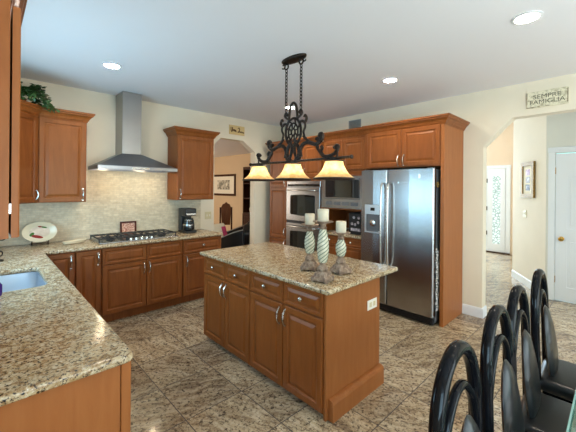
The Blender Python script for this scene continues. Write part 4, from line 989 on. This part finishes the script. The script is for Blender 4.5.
script(-0.08, -0.02, 0.024, 9, -0.012); script(0.045, 0.135, 0.014, 10, -0.025)
tube(b, spline([(0.015, -0.017, 0.025), (0.035, -0.017, 0.045), (0.05, -0.017, 0.02), (0.03, -0.017, -0.02), (0.01, -0.017, -0.03), (0.04, -0.017, -0.03)], 5), 0.007, 6)
obj('lettering', b, M['brownink'], t, True)

# ---------------------------------------------------------------- hallway picture and switch on the diagonal wall
dv = Vector((6.77 - 5.73, 1.32 - 0.73, 0)).normalized()     # along the wall, away from the camera
ang = math.degrees(math.atan2(-dv.y, -dv.x))
def on_diag(s_): p = Vector((5.73, 0.73, 0)) + dv * s_; return (p.x, p.y)
t0x, t0y = on_diag(0.555)
t = thing('wall_picture', 'tall gilt framed picture with three small prints on the hallway wall', 'picture', (t0x, t0y, 1.685), ang)
# the local -y direction must look out of the wall, towards +y/-x of the room
b = NB(); prism(b, [(-0.235, -0.28), (0.235, -0.28), (0.235, 0.28), (-0.235, 0.28)], [[(-0.165, -0.22), (0.165, -0.22), (0.165, 0.22), (-0.165, 0.22)]], 0, 0.03, 0.006, 2, xf=lambda x, z, d: (x, -0.001 - d, z)); obj('frame', b, M['gilt'], t)
b = NB(); box(b, -0.17, 0.17, -0.014, -0.002, -0.225, 0.225); mt = obj('mat_board', b, M['paper'], t)
for z, m_ in ((0.12, 'violet'), (0.0, 'greyprint'), (-0.12, 'darkprint')):
    b = NB(); box(b, -0.075, 0.075, -0.017, -0.0145, z - 0.047, z + 0.047); obj('print', b, M[m_], mt)
t0x, t0y = on_diag(0.68)
t = thing('light_switch', 'almond light switch plate on the hallway wall below the gilt picture', 'switch', (t0x, t0y, 1.145), ang)
b = NB(); box(b, -0.06, 0.06, -0.007, 0, -0.058, 0.058, 0.002); obj('plate', b, M['almond'], t)
for x in (-0.025, 0.025):
    b = NB(); box(b, x - 0.008, x + 0.008, -0.016, -0.007, -0.014, 0.014, 0.002); obj('toggle', b, M['whiteplate'], t)

# ---------------------------------------------------------------- living room things seen through the back opening
t = thing('wall_picture', 'wide dark framed print on the living room wall seen through the back opening', 'picture', (5.08, 8.05, 1.60), -90)
b = NB(); prism(b, [(-0.62, -0.31), (0.62, -0.31), (0.62, 0.31), (-0.62, 0.31)], [[(-0.56, -0.25), (0.56, -0.25), (0.56, 0.25), (-0.56, 0.25)]], 0, 0.03, 0.004, 1, xf=lambda x, z, d: (x, -0.001 - d, z)); obj('frame', b, M['walnut'], t)
b = NB(); box(b, -0.565, 0.565, -0.014, -0.002, -0.255, 0.255); mt = obj('mat_board', b, M['paper'], t)
b = NB(); box(b, -0.33, 0.33, -0.017, -0.0145, -0.13, 0.14); obj('print', b, M['bridge'], mt)
t = thing('armchair', 'black leather armchair with pale piping in the living room', 'armchair', (3.56, 5.48, 0), 226)
b = NB(); box(b, -0.42, 0.42, -0.38, 0.38, 0.08, 0.42, 0.04, 3); obj('seat', b, M['leather'], t, True)
b = NB(); prism(b, fillet([(-0.48, 0.05), (0.48, 0.05), (0.48, 0.70), (0.30, 0.82), (-0.30, 0.82), (-0.48, 0.70)], 0.06), (), 0, 0.16, 0.03, 3, xf=lambda x, z, d: (x, 0.32 + d + (z - .4) * 0.12, z)); obj('backrest', b, M['leather'], t, True)
for s_ in (-1, 1):
    b = NB(); pl_ = [(-0.42, 0.05), (0.40, 0.05), (0.40, 0.74), (0.20, 0.68), (-0.10, 0.56), (-0.42, 0.54)]
    prism(b, fillet(pl_, 0.05), (), 0, 0.12, 0.025, 3, xf=lambda y, z, d: (s_ * (0.42 + d), y, z)); a_ = obj('arm', b, M['leather'], t, True)
    b = NB(); tube(b, spline([(s_ * 0.55, 0.39, 0.745), (s_ * 0.55, 0.20, 0.69), (s_ * 0.55, -0.10, 0.57), (s_ * 0.55, -0.40, 0.55), (s_ * 0.55, -0.43, 0.40)], 5), 0.008, 6); obj('piping', b, M['grill'], a_, True)
for sx_ in (-1, 1):
    for sy_ in (-0.34, 0.36):
        b = NB(); lathe(b, [(0.02, 0), (0.03, 0.085)], 10, (sx_ * 0.38, sy_, 0)); obj('leg', b, M['walnut'], t)
t = thing('throw_pillow', 'white and pink patterned pillow leaning in the black armchair', 'pillow', (3.46, 5.50, 0.425), 20)
b = NB(); rings = []
for s_, d_ in ((0.05, -0.05), (0.6, -0.045), (0.9, -0.02), (1.0, 0.0), (0.9, 0.02), (0.6, 0.045), (0.05, 0.05)):
    rings.append([(x_ * s_, d_ + (0.2 + z_ * s_) * 0.3, 0.19 + z_ * s_) for x_, z_ in fillet([(-0.18, -0.18), (0.18, -0.18), (0.18, 0.18), (-0.18, 0.18)], 0.05)])
loft(b, rings); p_ = obj('cushion', b, M['paper'], t, True)
b = NB(); box(b, 0.0, 0.13, -0.056, -0.048, 0.09, 0.31, 0.002)
for v in b.verts: v.co.y += v.co.z * 0.3
obj('printed_patch', b, M['magenta'], p_)
t = thing('side_chair', 'carved brown wooden chair behind the black armchair in the living room', 'chair', (4.15, 6.42, 0), -25)
b = NB(); box(b, -0.20, 0.20, -0.22, 0.22, 0.42, 0.47, 0.015, 2); obj('seat', b, M['walnut'], t)
b = NB(); pl_ = [(-0.10, 0.62), (0.10, 0.62), (0.12, 1.04), (0.085, 1.12), (0.035, 1.14), (0, 1.18), (-0.035, 1.14), (-0.085, 1.12), (-0.12, 1.04)]
prism(b, pl_, (), 0, 0.035, 0.008, 2, xf=lambda x, z, d: (x, 0.19 + d, z)); obj('backrest', b, wood('mid_brown_chair', srgb(90, 52, 26), srgb(118, 72, 38), srgb(138, 88, 50)), t)
for sx_ in (-1, 1):
    b = NB(); tube(b, [(sx_ * 0.135, 0.21, 0), (sx_ * 0.135, 0.21, 1.05)], 0.02, 8); obj('leg', b, M['walnut'], t, True)
    b = NB(); tube(b, [(sx_ * 0.17, -0.19, 0), (sx_ * 0.17, -0.19, 0.42)], 0.018, 8); obj('leg', b, M['walnut'], t, True)
t = thing('curio_cabinet', 'tall dark wooden curio cabinet at the right side of the back opening', 'cabinet', (4.74, 6.62, 0), -90)
b = NB(); shell(b, 0.55, 0.33, 0.0, 2.05, [(0, 0.9), (1.25, 1.27), (1.62, 1.64), (1.98, 2.05)], 0.025); obj('carcass', b, M['walnut'], t)
b = NB(); raised_panel(b, 0.01, 0.54, 0.06, 0.88, -0.001); obj('door', b, M['walnut'], t)
for x, z, h_ in ((0.16, 0.901, 0.2), (0.34, 0.901, 0.15), (0.2, 1.271, 0.16), (0.38, 1.271, 0.2)):
    v_ = tag(obj('vase', lathe(NB(), [(0.03, 0), (0.05, h_ * 0.4), (0.02, h_ * 0.8), (0.03, h_)], 14), M['porcelain'], None, True, (4.74 + 0.14, 6.62 - x, z + 0.0005)), 'pale ornament on a shelf of the dark curio cabinet', 'vase', 'ornaments in the curio cabinet')

# ---------------------------------------------------------------- black bentwood chairs and glass table at the right
def make_chair(label):
    t = thing('dining_chair', label, 'chair', (0, 0, 0), 0, 'black arched-back dining chairs')
    # local: back at y = 0, seat towards -y
    hw_ = 0.158
    def arch(bm, w_, zt, z0, r, y=0.0, lean=0.0, power=0.5, n=18):
        pts = [(-w_, y, z0)]
        zs = zt - w_ * 1.25
        pts += [(-w_, y, z0 + (zs - z0) * k / 6) for k in range(1, 6)]
        for k in range(n + 1):
            a = math.pi - math.pi * k / n; pts.append((w_ * math.cos(a), y, zs + w_ * 1.25 * math.sin(a)))
        pts += [(w_, y, z0 + (zs - z0) * k / 6) for k in range(5, -1, -1)]
        tube(bm, [(x, yy + lean * (z - 0.45) * (z > 0.45), z) for x, yy, z in pts], r, 12)
    b = NB(); arch(b, hw_, 1.045, 0.45, 0.0205, 0, 0.03); bf = obj('back_frame', b, M['lacquer'], t, True)
    b = NB(); ia = spline([(-hw_ + 0.004, 0.0, 0.70), (-0.138, -0.004, 0.79), (-0.098, -0.006, 0.875), (-0.045, -0.006, 0.925), (0.0, -0.006, 0.938), (0.045, -0.006, 0.925), (0.098, -0.006, 0.875), (0.138, -0.004, 0.79), (hw_ - 0.004, 0.0, 0.70)], 5)
    tube(b, [(x, y + 0.03 * (z - 0.45), z) for x, y, z in ia], 0.0135, 12); obj('inner_arch', b, M['lacquer'], t, True)
    # teardrop pad
    b = NB()
    half = [(0.0, 0.865), (0.035, 0.845), (0.066, 0.80), (0.092, 0.74), (0.110, 0.67), (0.118, 0.60), (0.112, 0.53), (0.085, 0.49), (0.0, 0.48)]
    pts = [(p.x, p.y) for p in spline([(x, z, 0) for x, z in half], 3)]
    pts += [(-x, z) for x, z in pts[-2:0:-1]]
    rings = []
    for s_, d_ in ((0.03, 0.016), (0.6, 0.015), (0.92, 0.009), (1.0, 0.0), (0.92, -0.014), (0.6, -0.024), (0.03, -0.028)):
        rings.append([(x * s_, -0.012 + d_ * 0.9 - 0.045 * (0.86 - z_) / 0.4, z_) for x, z_ in [(x, 0.67 + (z - 0.67) * s_) for x, z in pts]])
    loft(b, rings); obj('backrest', b, M['leather'], t, True)
    b = NB(); sc = fillet([(-0.178, 0.01), (-0.188, -0.40), (0.188, -0.40), (0.178, 0.01)], [0.05, 0.09, 0.09, 0.05])
    prism(b, sc, (), 0.445, 0.515, 0.030, 5); obj('seat', b, M['leather'], t, True)
    b = NB(); prism(b, offset(sc, 0.03), (), 0.405, 0.444, 0.006, 2); obj('seat_frame', b, M['lacquer'], t, True)
    for s_ in (-1, 1):
        b = NB(); tube(b, spline([(s_ * hw_, 0, 0.452), (s_ * hw_, 0.0, 0.30), (s_ * hw_, 0.03, 0.12), (s_ * hw_, 0.07, 0.0)], 5), 0.0195, 12); obj('leg', b, M['lacquer'], t, True)
        b = NB(); tube(b, spline([(s_ * 0.165, -0.33, 0.41), (s_ * 0.17, -0.345, 0.25), (s_ * 0.175, -0.36, 0.0)], 5), 0.017, 12); obj('leg', b, M['lacquer'], t, True)
    return t
CH = [('black arched-back dining chair nearest the camera', 1.02, 0.318, 0), ('second black arched-back dining chair from the camera', 1.465, 0.318, 0),
      ('third black arched-back dining chair from the camera', 1.85, 0.322, 0), ('black arched-back dining chair farthest from the camera', 2.33, 0.308, 0)]
c0 = make_chair(CH[0][0])
for i, (lab, x, y, a) in enumerate(CH):
    c_ = c0 if i == 0 else copy_tree(c0)
    c_['label'] = lab; c_.location = (x, y, 0); c_.rotation_euler = (0, 0, R(a))
t = thing('dining_table', 'glass topped table edge at the lower right corner', 'table', (1.68, -0.39, 0))
b = NB(); prism(b, fillet([(-0.92, -0.5), (0.92, -0.5), (0.92, 0.5), (-0.92, 0.5)], 0.06), (), 0.737, 0.752, 0.004, 2); tp = obj('table_top', b, M['tableglass'], t)
b = NB()
prism(b, fillet([(-0.922, -0.502), (0.922, -0.502), (0.922, 0.502), (-0.922, 0.502)], 0.06), [fillet([(-0.90, -0.48), (0.90, -0.48), (0.90, 0.48), (-0.90, 0.48)], 0.05)], 0.735, 0.7365); 
prism(b, fillet([(-0.926, -0.506), (0.926, -0.506), (0.926, 0.506), (-0.926, 0.506)], 0.06), [fillet([(-0.9205, -0.5005), (0.9205, -0.5005), (0.9205, 0.5005), (-0.9205, 0.5005)], 0.06)], 0.736, 0.753, 0.0)
obj('glass_edge', b, M['edgeglass'], tp)
for x in (-0.5, 0.5):
    b = NB(); prism(b, fillet([(x - 0.05, -0.28), (x + 0.05, -0.28), (x + 0.05, 0.0), (x - 0.05, 0.0)], 0.03), (), 0.03, 0.734, 0.01, 2); box(b, x - 0.12, x + 0.12, -0.36, 0.06, 0, 0.03, 0.008); obj('pedestal', b, M['lacquer'], t)

# ---------------------------------------------------------------- small candelabra above the glass table, its lights glint on the chair backs
t = thing('dining_chandelier', 'small bronze candelabra hung above the glass table', 'chandelier', (1.70, -0.30, CEIL))
b = NB(); lathe(b, [(0.06, -0.001), (0.06, -0.02), (0.01, -0.03), (0.008, -0.55), (0.03, -0.60), (0.04, -0.66), (0.012, -0.74), (0.001, -0.76)], 18); obj('column', b, M['iron'], t, True)
for k in range(10):
    a = 2 * math.pi * k / 10; r_ = 0.30; cx, cy_ = math.cos(a), math.sin(a)
    b = NB(); tube(b, spline([(0.02 * cx, 0.02 * cy_, -0.66), (0.14 * cx, 0.14 * cy_, -0.74), (r_ * cx, r_ * cy_, -0.69), (r_ * cx, r_ * cy_, -0.63)], 4), 0.006, 6); ar = obj('arm', b, M['iron'], t, True)
    b = NB(); lathe(b, [(0.009, -0.63), (0.014, -0.60), (0.011, -0.575), (0.001, -0.555)], 8, (r_ * cx, r_ * cy_, 0)); obj('bulb', b, M['bulb'], ar, True)
